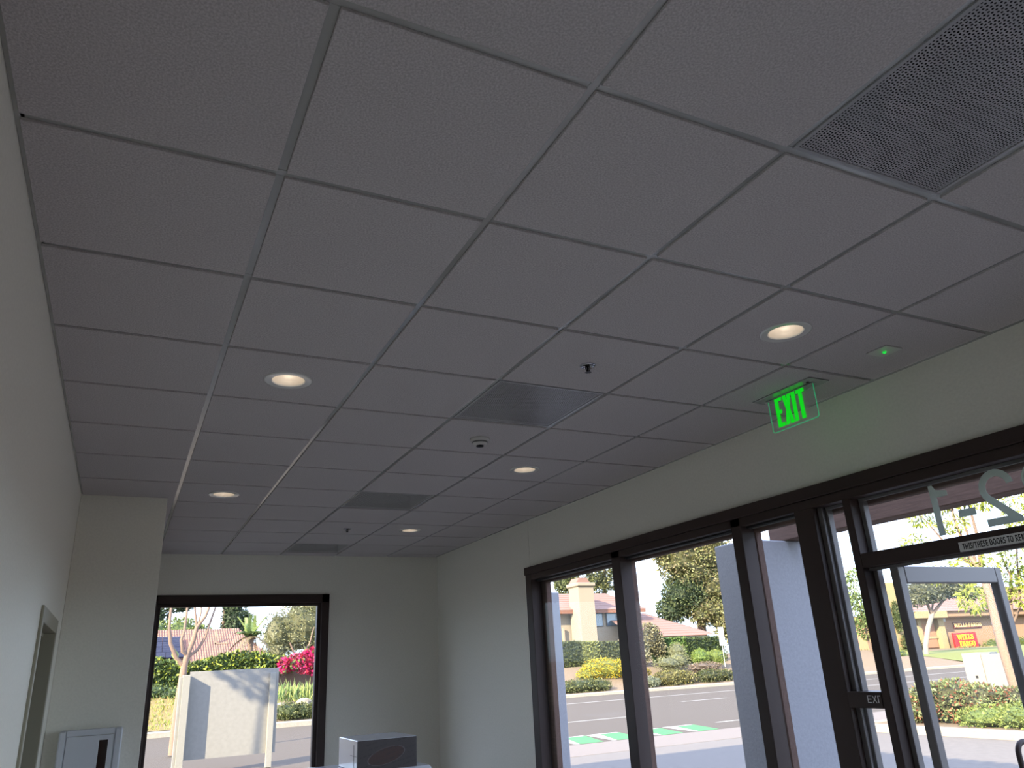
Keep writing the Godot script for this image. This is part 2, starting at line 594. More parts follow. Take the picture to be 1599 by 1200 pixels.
func build_grilles() -> void:
	# perforated return grille: a sheet with staggered round-cornered holes, a dark duct box behind
	var sheet := mk()
	var h := T / 2.0 - 0.012
	var n := 62
	var pitch := 2.0 * h / n
	var hole := pitch * 0.31
	for i in n:
		for k in n:
			var cx := -h + (i + 0.5) * pitch
			var cz := -h + (k + 0.5) * pitch
			var off := pitch * 0.13 * (1.0 if (i % 2) == 0 else -1.0)
			var inner := []
			var outer := []
			for q in 8:
				var f := TAU * (q + 0.5) / 8.0
				inner.append(Vector3(cx + cos(f) * hole, 0, cz + off + sin(f) * hole))
				var e := Vector2(cos(f), sin(f))
				var s := pitch / 2.0 / maxf(absf(e.x), absf(e.y))
				outer.append(Vector3(cx + e.x * s, 0, cz + e.y * s))
			var corners := [Vector3(cx + pitch / 2, 0, cz + pitch / 2), Vector3(cx - pitch / 2, 0, cz + pitch / 2), Vector3(cx - pitch / 2, 0, cz - pitch / 2), Vector3(cx + pitch / 2, 0, cz - pitch / 2)]
			for q in 8:
				var w := (q + 1) % 8
				quad(sheet, inner[q], inner[w], outer[w], outer[q], Vector3.DOWN)
				if q % 2 == 0:
					tri(sheet, outer[q], outer[w], corners[q / 2], Vector3.DOWN)
	var sheet_mesh := sheet.commit()
	var fr := mk()
	for s in [-1.0, 1.0]:
		cbox(fr, Vector3(-h, -0.002, s * (h - 0.006) - 0.006), Vector3(h, 0.010, s * (h - 0.006) + 0.006), 0.001, Transform3D())
		cbox(fr, Vector3(s * (h - 0.006) - 0.006, -0.002, -h + 0.012), Vector3(s * (h - 0.006) + 0.006, 0.010, h - 0.012), 0.001, Transform3D())
	var fr_mesh := fr.commit()
	var bk := mk()
	for s in [-1.0, 1.0]:
		cbox(bk, Vector3(-h, 0.006, s * (h - 0.002) - 0.002), Vector3(h, 0.16, s * (h - 0.002) + 0.002), 0, Transform3D())
		cbox(bk, Vector3(s * (h - 0.002) - 0.002, 0.006, -h), Vector3(s * (h - 0.002) + 0.002, 0.16, h), 0, Transform3D())
	cbox(bk, Vector3(-h, 0.156, -h), Vector3(h, 0.16, h), 0, Transform3D())
	var bk_mesh := bk.commit()
	var ct := mk()
	lathe(ct, [Vector2(0.15, 0.15), Vector2(0.15, 0.06), Vector2(0.19, 0.02)], 32, Transform3D(), true)
	cbox(ct, Vector3(-0.18, 0.035, -0.004), Vector3(0.18, 0.05, 0.004), 0, Transform3D())
	cbox(ct, Vector3(-0.004, 0.035, -0.18), Vector3(0.004, 0.05, 0.18), 0, Transform3D())
	var ct_mesh := ct.commit()
	var g := thing("ceiling_grille", "large perforated grey ceiling grille nearest the camera, cut by the frame edge", "vent", V(3.5 * T, CEIL - 0.003, -0.5 * T), "perforated grilles in the ceiling")
	put("perforated_face", sheet_mesh, M.mesh_metal, g)
	put("frame", fr_mesh, M.mesh_metal, g)
	put("duct_box", bk_mesh, M.dark, g)
	put("duct_collar", ct_mesh, M.duct, g)
	copy(g, "perforated ceiling grille with a pale sheen, just beyond the chrome sprinkler", V(3.5 * T, CEIL - 0.003, 3.5 * T))
	copy(g, "perforated ceiling grille between the smoke detector and the small black sprinkler", V(3.5 * T, CEIL - 0.003, 7.5 * T))
	copy(g, "perforated ceiling grille against the far wall, farthest of the four", V(3.5 * T, CEIL - 0.003, 11.5 * T))

func build_ceiling_fittings() -> void:
	var y := CEIL - 0.008
	# recessed downlights, dimly lit: ring and small light added inside to brighten each cone
	var d := thing("downlight", "round recessed downlight with a white ring, nearer one along the left wall", "light fixture", V(1.5 * T, y, 3.5 * T), "recessed downlights in the ceiling")
	var st := mk()
	lathe(st, [Vector2(0.107, 0.0), Vector2(0.106, -0.004), Vector2(0.100, -0.006), Vector2(0.074, -0.003), Vector2(0.071, 0.002)], 48, Transform3D(), true)
	obj("trim_ring", st, M.white_paint, d)
	st = mk()
	lathe(st, [Vector2(0.071, 0.001), Vector2(0.064, 0.02), Vector2(0.053, 0.042), Vector2(0.038, 0.062)], 48, Transform3D(), true)
	obj("reflector", st, M.reflector, d)
	st = mk()
	lathe(st, [Vector2(0.0385, 0.0605), Vector2(0.034, 0.0595)], 32, Transform3D(), true)
	obj("added_lamp_ring", st, M.lamp, d)
	st = mk()
	lathe(st, [Vector2(0.034, 0.0595), Vector2(0.022, 0.050), Vector2(0.014, 0.038), Vector2(0.0005, 0.036)], 24, Transform3D(), true)
	obj("socket_cap", st, M.lens, d)
	var glow := OmniLight3D.new()
	glow.name = "cone_fill_light"
	glow.light_color = Color(1.0, 0.95, 0.88)
	glow.light_energy = 0.0013
	glow.light_size = 0.012
	glow.omni_range = 20.0
	glow.omni_attenuation = 2.0
	glow.shadow_enabled = true
	glow.position = Vector3(0, 0.018, 0)
	d.add_child(glow)
	copy(d, "round recessed downlight nearest the exit sign", V(4.5 * T, y, 1.5 * T))
	copy(d, "round recessed downlight beyond the smoke detector on the window side", V(4.5 * T, y, 5.5 * T))
	copy(d, "round recessed downlight with a bright ring beside the boxed pillar", V(1.5 * T, y, 7.5 * T))
	copy(d, "small round recessed downlight nearest the far wall, right of the black sprinkler", V(4.5 * T, y, 9.5 * T))
	# sprinklers
	var s := thing("sprinkler", "chrome ringed fire sprinkler head on the tile before the shiny grille", "sprinkler", V(3.5 * T, y, 2.5 * T), "fire sprinkler heads in the ceiling")
	st = mk()
	lathe(st, [Vector2(0.036, 0.0), Vector2(0.036, -0.004), Vector2(0.031, -0.007), Vector2(0.024, -0.002), Vector2(0.021, 0.004)], 32, Transform3D(), true)
	obj("escutcheon", st, M.chrome, s)
	st = mk()
	lathe(st, [Vector2(0.021, 0.004), Vector2(0.021, 0.03), Vector2(0.0005, 0.03)], 24, Transform3D(), true)
	obj("cup", st, M.dark, s)
	st = mk()
	lathe(st, [Vector2(0.010, 0.03), Vector2(0.010, -0.004), Vector2(0.006, -0.008), Vector2(0.004, -0.034)], 12, Transform3D())
	for q in [-1.0, 1.0]:
		tube(st, [Vector3(q * 0.009, 0.0, 0), Vector3(q * 0.013, -0.014, 0), Vector3(q * 0.004, -0.034, 0)], [0.0025, 0.0025, 0.0025], 6)
	obj("frame_arms", st, M.brass_dark, s)
	st = mk()
	for q in 12:
		var f := TAU * q / 12.0
		var e := Vector3(cos(f), 0, sin(f))
		var w := Vector3(-sin(f), 0, cos(f)) * 0.0028
		quad(st, e * 0.004 + w, e * 0.016 + w, e * 0.016 - w, e * 0.004 - w, Vector3.DOWN)
	lathe(st, [Vector2(0.0005, -0.0005), Vector2(0.009, -0.0005), Vector2(0.009, 0.001), Vector2(0.0005, 0.001)], 16, Transform3D())
	var dm := obj("deflector", st, M.brass_dark, s)
	dm.position = Vector3(0, -0.035, 0)
	copy(s, "small black looking sprinkler head near the far wall", V(3.5 * T, y, 9.5 * T))
	# smoke detector
	d = thing("smoke_detector", "low round smoke detector on the tile beyond the shiny grille", "smoke detector", V(3.5 * T, y, 4.5 * T))
	st = mk()
	lathe(st, [Vector2(0.058, 0.0), Vector2(0.058, -0.010), Vector2(0.052, -0.016), Vector2(0.046, -0.020)], 36, Transform3D())
	obj("base", st, M.plastic, d)
	st = mk()
	lathe(st, [Vector2(0.046, -0.020), Vector2(0.044, -0.034), Vector2(0.036, -0.042), Vector2(0.0005, -0.045)], 36, Transform3D())
	obj("dome", st, M.plastic, d)
	st = mk()
	lathe(st, [Vector2(0.0465, -0.021), Vector2(0.0465, -0.029), Vector2(0.0445, -0.029)], 36, Transform3D())
	obj("sensor_slot", st, M.slot, d)
	st = mk()
	lathe(st, [Vector2(0.022, -0.0436), Vector2(0.022, -0.049), Vector2(0.0005, -0.050)], 20, Transform3D())
	obj("sensor_cap", st, M.dark, d)
	# little square device with a green lamp
	d = thing("indicator_plate", "small square ceiling plate with a glowing green dot near the exit sign", "indicator", V(3.353, y, 0.915))
	st = mk()
	cbox(st, Vector3(-0.055, -0.006, -0.055), Vector3(0.055, 0.0, 0.055), 0.003, Transform3D())
	obj("plate", st, M.plastic, d)
	st = mk()
	lathe(st, [Vector2(0.009, 0.0), Vector2(0.008, -0.007), Vector2(0.0005, -0.010)], 16, Transform3D())
	var l := obj("lamp", st, M.led, d)
	l.position = Vector3(0.0, -0.006, 0.0)
	var ol := OmniLight3D.new()
	ol.name = "green_lamp_light"
	ol.light_color = Color(0.15, 0.9, 0.3)
	ol.light_energy = 0.0001
	ol.light_size = 0.008
	ol.omni_range = 20.0
	ol.omni_attenuation = 2.0
	ol.shadow_enabled = true
	ol.position = V(3.353, y - 0.022, 0.915)
	add_child(ol)

func build_exit_sign() -> void:
	var o := V(3.345, CEIL - 0.008, 1.488)
	var s := thing("exit_sign", "glowing green edge-lit EXIT sign hanging from the ceiling above the door", "exit sign", o)
	var st := mk()
	cbox(st, Vector3(-0.07, -0.007, -0.2), Vector3(0.07, 0.0, 0.2), 0.002, Transform3D())
	obj("canopy", st, M.canopy, s)
	st = mk()
	cbox(st, Vector3(-0.012, -0.012, -0.16), Vector3(0.012, -0.007, 0.16), 0.001, Transform3D())
	obj("lamp_bar", st, M.canopy, s)
	# clear panel with rounded lower corners, in the plane of depth (local z = -depth) and y
	var poly := PackedVector2Array()
	var hw := 0.155
	var top := -0.010
	var bot := -0.186
	var r := 0.014
	poly.append(Vector2(-hw, top))
	for k in 5:
		var f := PI + PI / 2 * k / 4.0
		poly.append(Vector2(-hw + r + cos(f) * r, bot + r + sin(f) * r))
	for k in 5:
		var f := PI * 1.5 + PI / 2 * k / 4.0
		poly.append(Vector2(hw - r + cos(f) * r, bot + r + sin(f) * r))
	poly.append(Vector2(hw, top))
	st = mk()
	prism(st, poly, Vector3(-0.003, 0, 0), Vector3(0, 0, 1), Vector3(0, 1, 0), Vector3(0.006, 0, 0))
	obj("acrylic_panel", st, M.acrylic, s)
	st = mk()
	for k in poly.size() - 1:
		var a := Vector3(0, poly[k].y, poly[k].x)
		var b := Vector3(0, poly[k + 1].y, poly[k + 1].x)
		tube(st, [a, b], [0.0018, 0.0018], 5)
	obj("panel_edge", st, M.acrylic_edge, s)
	# letters; x to the reader's right = local +z
	var lh := 0.160
	var y0 := -0.168
	var t := 0.024
	var glyphs := {
		"E": [[Vector2(0, 0), Vector2(0.048, 0), Vector2(0.048, 0.02), Vector2(t, 0.02), Vector2(t, 0.07), Vector2(0.04, 0.07), Vector2(0.04, 0.091), Vector2(t, 0.091), Vector2(t, 0.139), Vector2(0.048, 0.139), Vector2(0.048, lh), Vector2(0, lh)]],
		"X": [[Vector2(0, 0), Vector2(t, 0), Vector2(0.029, 0.052), Vector2(0.034, 0), Vector2(0.058, 0), Vector2(0.042, 0.08), Vector2(0.057, lh), Vector2(0.034, lh), Vector2(0.029, 0.108), Vector2(0.024, lh), Vector2(0.001, lh), Vector2(0.016, 0.08)]],
		"I": [[Vector2(0, 0), Vector2(t, 0), Vector2(t, lh), Vector2(0, lh)]],
		"T": [[Vector2(0.015, 0), Vector2(0.039, 0), Vector2(0.039, 0.137), Vector2(0.054, 0.137), Vector2(0.054, lh), Vector2(0, lh), Vector2(0, 0.137), Vector2(0.015, 0.137)]],
	}
	var x := -0.108
	for ch in ["E", "X", "I", "T"]:
		st = mk()
		for p in glyphs[ch]:
			prism(st, PackedVector2Array(p), Vector3(-0.0055, y0, x), Vector3(0, 0, 1), Vector3(0, 1, 0), Vector3(0.002, 0, 0))
		obj("letter", st, M.exit_green, s)
		x += {"E": 0.053, "X": 0.063, "I": 0.032, "T": 0.06}[ch]
	st = mk()
	lathe(st, [Vector2(0.008, 0.0), Vector2(0.008, -0.004), Vector2(0.0005, -0.005)], 16, Transform3D())
	var b := obj("test_button", st, M.dark, s)
	b.position = Vector3(-0.03, -0.007, 0.15)
	for side in [-1.0, 1.0]:
		var al := AreaLight3D.new()
		al.name = "exit_glow_light"
		al.area_size = Vector2(0.20, 0.14)
		al.light_color = Color(0.05, 0.9, 0.15)
		al.light_energy = 0.00006
		al.shadow_enabled = true
		add_child(al, true)
		al.position = o + Vector3(side * 0.012, y0 + lh / 2, 0)
		al.rotation.y = PI / 2 if side < 0 else -PI / 2

# ------------------------------------------------------------------ storefront
func member(called: String, parent: Node3D, x0: float, x1: float, y0: float, y1: float, d0: float, d1: float, m: Material, ch := 0.003) -> void:
	var st := mk()
	box(st, x0, x1, y0, y1, d0, d1, ch)
	obj(called, st, m, parent)

func build_storefront() -> void:
	var fx := 3.66      # inner face of the frames
	var bx := 3.765     # outer face
	var gx := 3.715     # glass
	var gt := 2.495     # top of the glass
	# picture windows from the far end: jamb, mullion, mullion
	var bays := [[3.76, 5.09, "dark framed storefront window pane nearest the far wall"], [2.415, 3.645, "dark framed storefront window pane before the grey stucco pillar"], [1.90, 2.33, "slim dark framed storefront window pane left of the door side light"]]
	for i in 3:
		var w := Node3D.new()
		w.name = "window_%d" % (i + 2)
		add_child(w)
		struct(w, bays[i][2], "window")
		var d0: float = bays[i][0]
		var d1: float = bays[i][1]
		var st := mk()
		box(st, gx - 0.003, gx + 0.003, 0.10, gt + 0.01, d0 - 0.01, d1 + 0.01)
		obj("pane", st, M.glass, w)
		member("gasket", w, gx - 0.012, gx + 0.012, gt - 0.012, gt + 0.004, d0, d1, M.gasket)
		member("sill", w, fx, bx, 0.0, 0.10, d0, d1, M.bronze)
		if i == 0:
			member("jamb", w, fx, bx, 0.0, 2.60, 5.09, 5.20, M.bronze)
			member("outer_post", w, bx, 3.82, 0.0, 2.60, 5.005, 5.20, M.wood, 0.006)
			member("mullion", w, fx, bx, 0.0, 2.545, 3.645, 3.76, M.bronze)
			member("outer_post", w, bx, 3.82, 0.0, 2.545, 3.665, 3.85, M.wood, 0.006)
		elif i == 1:
			member("mullion", w, fx, bx, 0.0, 2.545, 2.33, 2.415, M.bronze)
			member("outer_post", w, bx, 3.82, 0.0, 2.545, 2.325, 2.52, M.wood, 0.006)
	# heads running over all the bays
	var h := Node3D.new()
	h.name = "trim_1"
	add_child(h)
	struct(h, "dark stepped head trim along the top of the storefront", "trim")
	member("casing", h, fx - 0.012, RW + 0.06, 2.545, 2.612, -3.4, 5.20, M.bronze)
	member("head_rail", h, fx, bx, gt, 2.545, -3.4, 5.09, M.bronze)
	member("glazing_stop", h, gx + 0.014, gx + 0.03, gt - 0.016, gt, -3.4, 5.09, M.alum, 0.001)
	member("outer_header", h, bx, 3.82, 2.462, 2.62, -3.4, 5.20, M.wood, 0.006)
	# broad post beside the door
	var p := Node3D.new()
	p.name = "trim_2"
	add_child(p)
	struct(p, "broad dark post between the slim window and the door side light", "trim")
	member("face_board", p, fx, 3.70, 0.0, gt, 1.765, 1.90, M.bronze)
	member("inner_post", p, 3.70, bx, 0.0, gt, 1.74, 1.90, M.alum)
	# side light with its mid rail
	var s := Node3D.new()
	s.name = "window_5"
	add_child(s)
	struct(s, "narrow side light between the broad dark post and the open door", "window")
	var st := mk()
	box(st, gx - 0.003, gx + 0.003, 0.10, gt + 0.005, 1.56, 1.75)
	obj("pane", st, M.glass, s)
	member("sill", s, fx, bx, 0.0, 0.10, 1.567, 1.765, M.alum)
	member("jamb", s, 3.725, bx, 0.1, gt, 1.725, 1.742, M.alum, 0.002)
	member("mid_rail", s, fx - 0.004, bx, 1.492, 1.566, 1.567, 1.765, M.bronze, 0.002)
	var tx := [["E", 0.0], ["X", 0.030], ["I", 0.060]]
	for g in tx:
		st = mk()
		var z0: float = 1.648 - g[1]
		var hh := 0.034
		var y := 1.516
		match g[0]:
			"E":
				box(st, fx - 0.005, fx - 0.004, y, y + hh, z0, z0 - 0.004)
				for yy in [0.0, 0.015, 0.030]:
					box(st, fx - 0.005, fx - 0.004, y + yy, y + yy + 0.004, z0, z0 - 0.022)
			"X":
				for sg in [0.0, 1.0]:
					var a := V(fx - 0.0045, y + hh * sg, z0)
					var b := V(fx - 0.0045, y + hh * (1.0 - sg), z0 - 0.022)
					tube(st, [a, b], [0.0018, 0.0018], 4)
			"I":
				box(st, fx - 0.005, fx - 0.004, y, y + hh, z0, z0 - 0.004)
				box(st, fx - 0.005, fx - 0.004, y + hh - 0.004, y + hh, z0 - 0.007, z0 - 0.014)
		obj("letter", st, M.scratch, s)
	# the entrance: jamb, transom, open leaf
	var d := Node3D.new()
	d.name = "door_2"
	add_child(d)
	struct(d, "dark framed glass entrance door standing open, with a numbered transom above", "door")
	member("jamb", d, fx, bx, 0.0, gt, 1.52, 1.567, M.bronze)
	member("jamb", d, 3.727, bx, 0.0, gt, 1.495, 1.52, M.alum, 0.002)
	member("jamb", d, fx, bx, 0.0, gt, 0.50, 0.55, M.bronze)
	member("transom_bar", d, fx, bx, 2.142, 2.213, 0.55, 1.52, M.bronze)
	member("door_stop", d, 3.70, 3.72, 2.128, 2.142, 0.55, 1.52, M.alum, 0.002)
	member("door_stop", d, 3.735, 3.75, 2.130, 2.142, 0.55, 1.52, M.alum, 0.002)
	st = mk()
	box(st, gx - 0.003, gx + 0.003, 2.205, gt + 0.005, 0.55, 1.505)
	obj("transom_pane", st, M.glass, d)
	# suite number on the outside of the transom, so it reads backwards from here
	var font := SystemFont.new()
	font.font_names = PackedStringArray(["Droid Sans"])
	var one := PackedVector2Array([Vector2(0.02, 0), Vector2(0.052, 0), Vector2(0.052, 0.235), Vector2(0.032, 0.235), Vector2(0.018, 0.21), Vector2(-0.035, 0.198), Vector2(-0.035, 0.175), Vector2(0.02, 0.175)])
	# x of a glyph runs the way the writing reads from outside: towards greater depth
	var ex := Vector3(0, 0, -1)
	st = mk()
	prism(st, one, V(gx + 0.0045, 2.236, 1.065), ex, Vector3.UP, Vector3(0.001, 0, 0))
	obj("numeral", st, M.vinyl, d)
	st = mk()
	prism(st, PackedVector2Array([Vector2(0, 0), Vector2(0.082, 0), Vector2(0.082, 0.034), Vector2(0, 0.034)]), V(gx + 0.0045, 2.300, 0.918), ex, Vector3.UP, Vector3(0.001, 0, 0))
	obj("numeral", st, M.vinyl, d)
	for at in [0.725, 0.535]:
		st = mk()
		var out := PackedVector2Array()
		var inn := PackedVector2Array()
		var c := Vector2(0.078, 0.162)
		for k in 15:
			var f := lerpf(deg_to_rad(172), deg_to_rad(-42), k / 14.0)
			out.append(c + Vector2(cos(f), sin(f)) * 0.078)
			inn.append(c + Vector2(cos(f), sin(f)) * 0.047)
		out.append(Vector2(0.060, 0.033))
		out.append(Vector2(0.156, 0.033))
		out.append(Vector2(0.156, 0.0))
		out.append(Vector2(0.0, 0.0))
		out.append(Vector2(0.0, 0.022))
		inn.reverse()
		out.append_array(inn)
		prism(st, out, V(gx + 0.0045, 2.236, at), ex, Vector3.UP, Vector3(0.001, 0, 0))
		obj("numeral", st, M.vinyl, d)
	# the notice on the transom bar
	st = mk()
	cbox(st, V(fx - 0.003, 2.1435, 0.998), V(fx, 2.1855, 0.56), 0.0005, Transform3D())
	member("notice_strip", d, fx - 0.003, fx, 2.144, 2.186, 0.56, 0.997, M.strip, 0.0005)
	var tm := TextMesh.new()
	var bold := SystemFont.new()
	bold.font_names = PackedStringArray(["Droid Sans"])
	bold.font_weight = 700
	tm.font = bold
	tm.text = "THIS/THESE DOORS TO REMAIN UNLOCKED"
	tm.font_size = 24
	tm.pixel_size = 0.00148
	tm.depth = 0.0008
	tm.horizontal_alignment = HORIZONTAL_ALIGNMENT_LEFT
	var tmo := put("notice_lettering", tm, M.ink, d)
	tmo.transform = Transform3D(Basis(Vector3(0, 0, 1) * 0.60, Vector3(0, 1.05, 0), Vector3(-1, 0, 0)), V(fx - 0.0034, 2.165, 0.981))
	# leaf, hinged at the far jamb and swung out square to the wall
	var lz0 := 1.36
	var lz1 := 1.405
	var lx0 := 3.70
	var lx1 := 4.51
	member("stile", d, lx0, lx0 + 0.05, 0.01, 2.132, lz0, lz1, M.alum, 0.004)
	member("stile", d, lx1 - 0.05, lx1, 0.01, 2.132, lz0, lz1, M.alum, 0.004)
	member("top_rail", d, lx0 + 0.05, lx1 - 0.05, 2.052, 2.132, lz0, lz1, M.alum, 0.004)
	member("bottom_rail", d, lx0 + 0.05, lx1 - 0.05, 0.01, 0.24, lz0, lz1, M.alum, 0.004)
	st = mk()
	box(st, lx0 + 0.045, lx1 - 0.045, 0.235, 2.057, 1.379, 1.385)
	obj("door_pane", st, M.glass, d)
	st = mk()
	var hp := []
	var hz := 1.295
	hp.append(V(4.485, 1.315, lz0 + 0.01))
	hp.append(V(4.47, 1.315, hz + 0.02))
	hp.append(V(4.42, 1.315, hz))
	hp.append(V(4.24, 1.318, hz))
	for k in 7:
		var f := PI / 2 + PI / 2 * k / 6.0
		hp.append(V(4.212 + cos(f) * 0.05, 1.268 + sin(f) * 0.05, hz))
	hp.append(V(4.165, 0.95, hz))
	for k in 7:
		var f := PI + PI / 2 * k / 6.0
		hp.append(V(4.212 + cos(f) * 0.05, 0.93 + sin(f) * 0.05, hz))
	hp.append(V(4.42, 0.88, hz))
	hp.append(V(4.485, 0.88, lz0 + 0.01))
	var hr := []
	for k in hp.size():
		hr.append(0.0125)
	tube(st, hp, hr, 10)
	obj("pull_handle", st, M.bronze, d)
	# the storefront goes on behind the camera
	var w6 := Node3D.new()
	w6.name = "window_6"
	add_child(w6)
	struct(w6, "storefront window beside the door, out of the picture", "window")
	member("mullion", w6, fx, bx, 0.0, gt, -1.5, -1.42, M.bronze)
	member("jamb", w6, fx, bx, 0.0, gt, -3.4, -3.32, M.bronze)
	member("sill", w6, fx, bx, 0.0, 0.10, -3.32, 0.50, M.bronze)
	st = mk()
	box(st, gx - 0.003, gx + 0.003, 0.10, gt + 0.005, -3.32, 0.50)
	obj("pane", st, M.glass, w6)

func build_far_window() -> void:
	var w := Node3D.new()
	w.name = "window_1"
	add_child(w)
	struct(w, "single square picture window with a black frame in the far wall", "window")
	var f := FW
	# two-step frame: broad outer board, narrow inner stop
	member("head", w, 0.60, 2.395, 2.535, 2.622, f - 0.02, f + 0.10, M.bronze)
	member("jamb", w, 0.553, 0.66, 0.45, 2.622, f - 0.02, f + 0.10, M.bronze)
	member("jamb", w, 2.315, 2.398, 0.45, 2.622, f - 0.02, f + 0.10, M.bronze)
	member("sill", w, 0.60, 2.395, 0.45, 0.56, f - 0.04, f + 0.10, M.bronze)
	member("stop", w, 0.66, 2.315, 2.505, 2.535, f + 0.02, f + 0.09, M.bronze)
	member("stop", w, 0.66, 0.69, 0.56, 2.505, f + 0.02, f + 0.09, M.bronze)
	member("stop", w, 2.275, 2.315, 0.56, 2.505, f + 0.02, f + 0.09, M.bronze)
	var st := mk()
	box(st, 0.68, 2.285, 0.55, 2.515, f + 0.045, f + 0.051)
	obj("pane", st, M.glass, w)

func build_room_things() -> void:
	# recessed cabinet on the pillar
	var o := V(0.262, 1.0, 4.80)
	var c := thing("extinguisher_cabinet", "white metal fire extinguisher cabinet on the pillar with a narrow dark red pane", "cabinet", o)
	var st := mk()
	var x0 := 0.083 - 0.262
	var x1 := 0.439 - 0.262
	var top := 0.530
	var bot := -0.13
	var f := 0.09   # stands proud of the pillar
	# body ring around the door
	cbox(st, Vector3(x0, bot, -0.0), Vector3(x0 + 0.042, top, f), 0.008, Transform3D())
	cbox(st, Vector3(x1 - 0.045, bot, 0), Vector3(x1, top, f), 0.008, Transform3D())
	cbox(st, Vector3(x0 + 0.042, top - 0.034, 0), Vector3(x1 - 0.045, top, f), 0.0, Transform3D())
	cbox(st, Vector3(x0 + 0.042, bot, 0), Vector3(x1 - 0.045, bot + 0.04, f), 0.0, Transform3D())
	obj("body", st, M.cabinet, c)
	st = mk()
	var dx0 := x0 + 0.044
	var dx1 := x1 - 0.047
	var dt := top - 0.037
	var db := bot + 0.043
	var px0 := 0.311 - 0.262
	var px1 := 0.361 - 0.262
	var pt := 0.464
	var pb := -0.02
	cbox(st, Vector3(dx0, db, 0.06), Vector3(px0, dt, f - 0.002), 0, Transform3D())
	cbox(st, Vector3(px1, db, 0.06), Vector3(dx1, dt, f - 0.002), 0, Transform3D())
	cbox(st, Vector3(px0, pt, 0.06), Vector3(px1, dt, f - 0.002), 0, Transform3D())
	cbox(st, Vector3(px0, db, 0.06), Vector3(px1, pb, f - 0.002), 0, Transform3D())
	var door := obj("door", st, M.cabinet, c)
	st = mk()
	cbox(st, Vector3(px0, pb, 0.070), Vector3(px1, pt, 0.076), 0, Transform3D())
	obj("vision_pane", st, M.dark_glass, door)
	# wrapped bundle standing on a white wrapped stack
	st = mk()
	var b := thing("wrapped_stack", "low white plastic wrapped stack under the dark printed bundle", "bundle", V(2.45, 0, 5.95))
	cbox(st, Vector3(-0.52, 0, -0.42), Vector3(0.42, 1.012, 0.36), 0.02, Transform3D())
	obj("wrapped_load", st, M.film, b)
	st = mk()
	for k in 5:
		cbox(st, Vector3(-0.525, 0.15 + k * 0.19, -0.425), Vector3(0.425, 0.16 + k * 0.19, 0.365), 0.002, Transform3D())
	obj("strap", st, M.plastic, b)
	b = thing("printed_bundle", "dark printed plastic wrapped bundle with a pale shiny end, below the far wall", "bundle", V(2.475, 1.013, 5.9))
	st = mk()
	cbox(st, Vector3(-0.26, 0.0, -0.31), Vector3(0.26, 0.238, 0.2985), 0.006, Transform3D())
	obj("body", st, M.film, b)
	st = mk()
	quad_uv(st, Vector3(-0.257, 0.234, 0.3005), Vector3(0.257, 0.234, 0.3005), Vector3(0.257, 0.003, 0.3005), Vector3(-0.257, 0.003, 0.3005), Vector3(0, 0, 1))
	var pf := mat(Color.WHITE, 0.3)
	pf.albedo_texture = bundle_print()
	obj("printed_front", st, pf, b)
	st = mk()
	cbox(st, Vector3(-0.262, 0.115, 0.09), Vector3(-0.26, 0.117, 0.285), 0, Transform3D())
	cbox(st, Vector3(-0.262, 0.02, 0.20), Vector3(-0.26, 0.20, 0.202), 0, Transform3D())
	obj("seam", st, M.dark, b)

func bundle_print() -> ImageTexture:
	var w := 384
	var h := 176
	var im := Image.create(w, h, false, Image.FORMAT_RGB8)
	im.fill(Color(0.24, 0.215, 0.215))
	var r := RandomNumberGenerator.new()
	r.seed = 5
	# oval badge
	for y in h:
		for x in w:
			var u := (x - w * 0.48) / (w * 0.30)
			var v := (y - h * 0.55 + (x - w * 0.48) * 0.20) / (h * 0.26)
			var e := u * u + v * v
			if e < 1.0:
				im.set_pixel(x, y, Color(0.25, 0.16, 0.135))
			elif e < 1.12:
				im.set_pixel(x, y, Color(0.36, 0.34, 0.34))
	# slanting rows of blotted print
	for row in 7:
		var x := -20.0
		while x < w:
			var l := r.randf_range(10, 34)
			if r.randf() < 0.62:
				for i in int(l):
					for t in int(r.randf_range(2, 7)):
						var px := int(x + i)
						var py := int(row * 30 + 40 - px * 0.22 + t + r.randf_range(-2, 2))
						if px >= 0 and px < w and py >= 0 and py < h:
							im.set_pixel(px, py, Color(0.13, 0.12, 0.14))
			x += l + r.randf_range(4, 14)
	return ImageTexture.create_from_image(im)

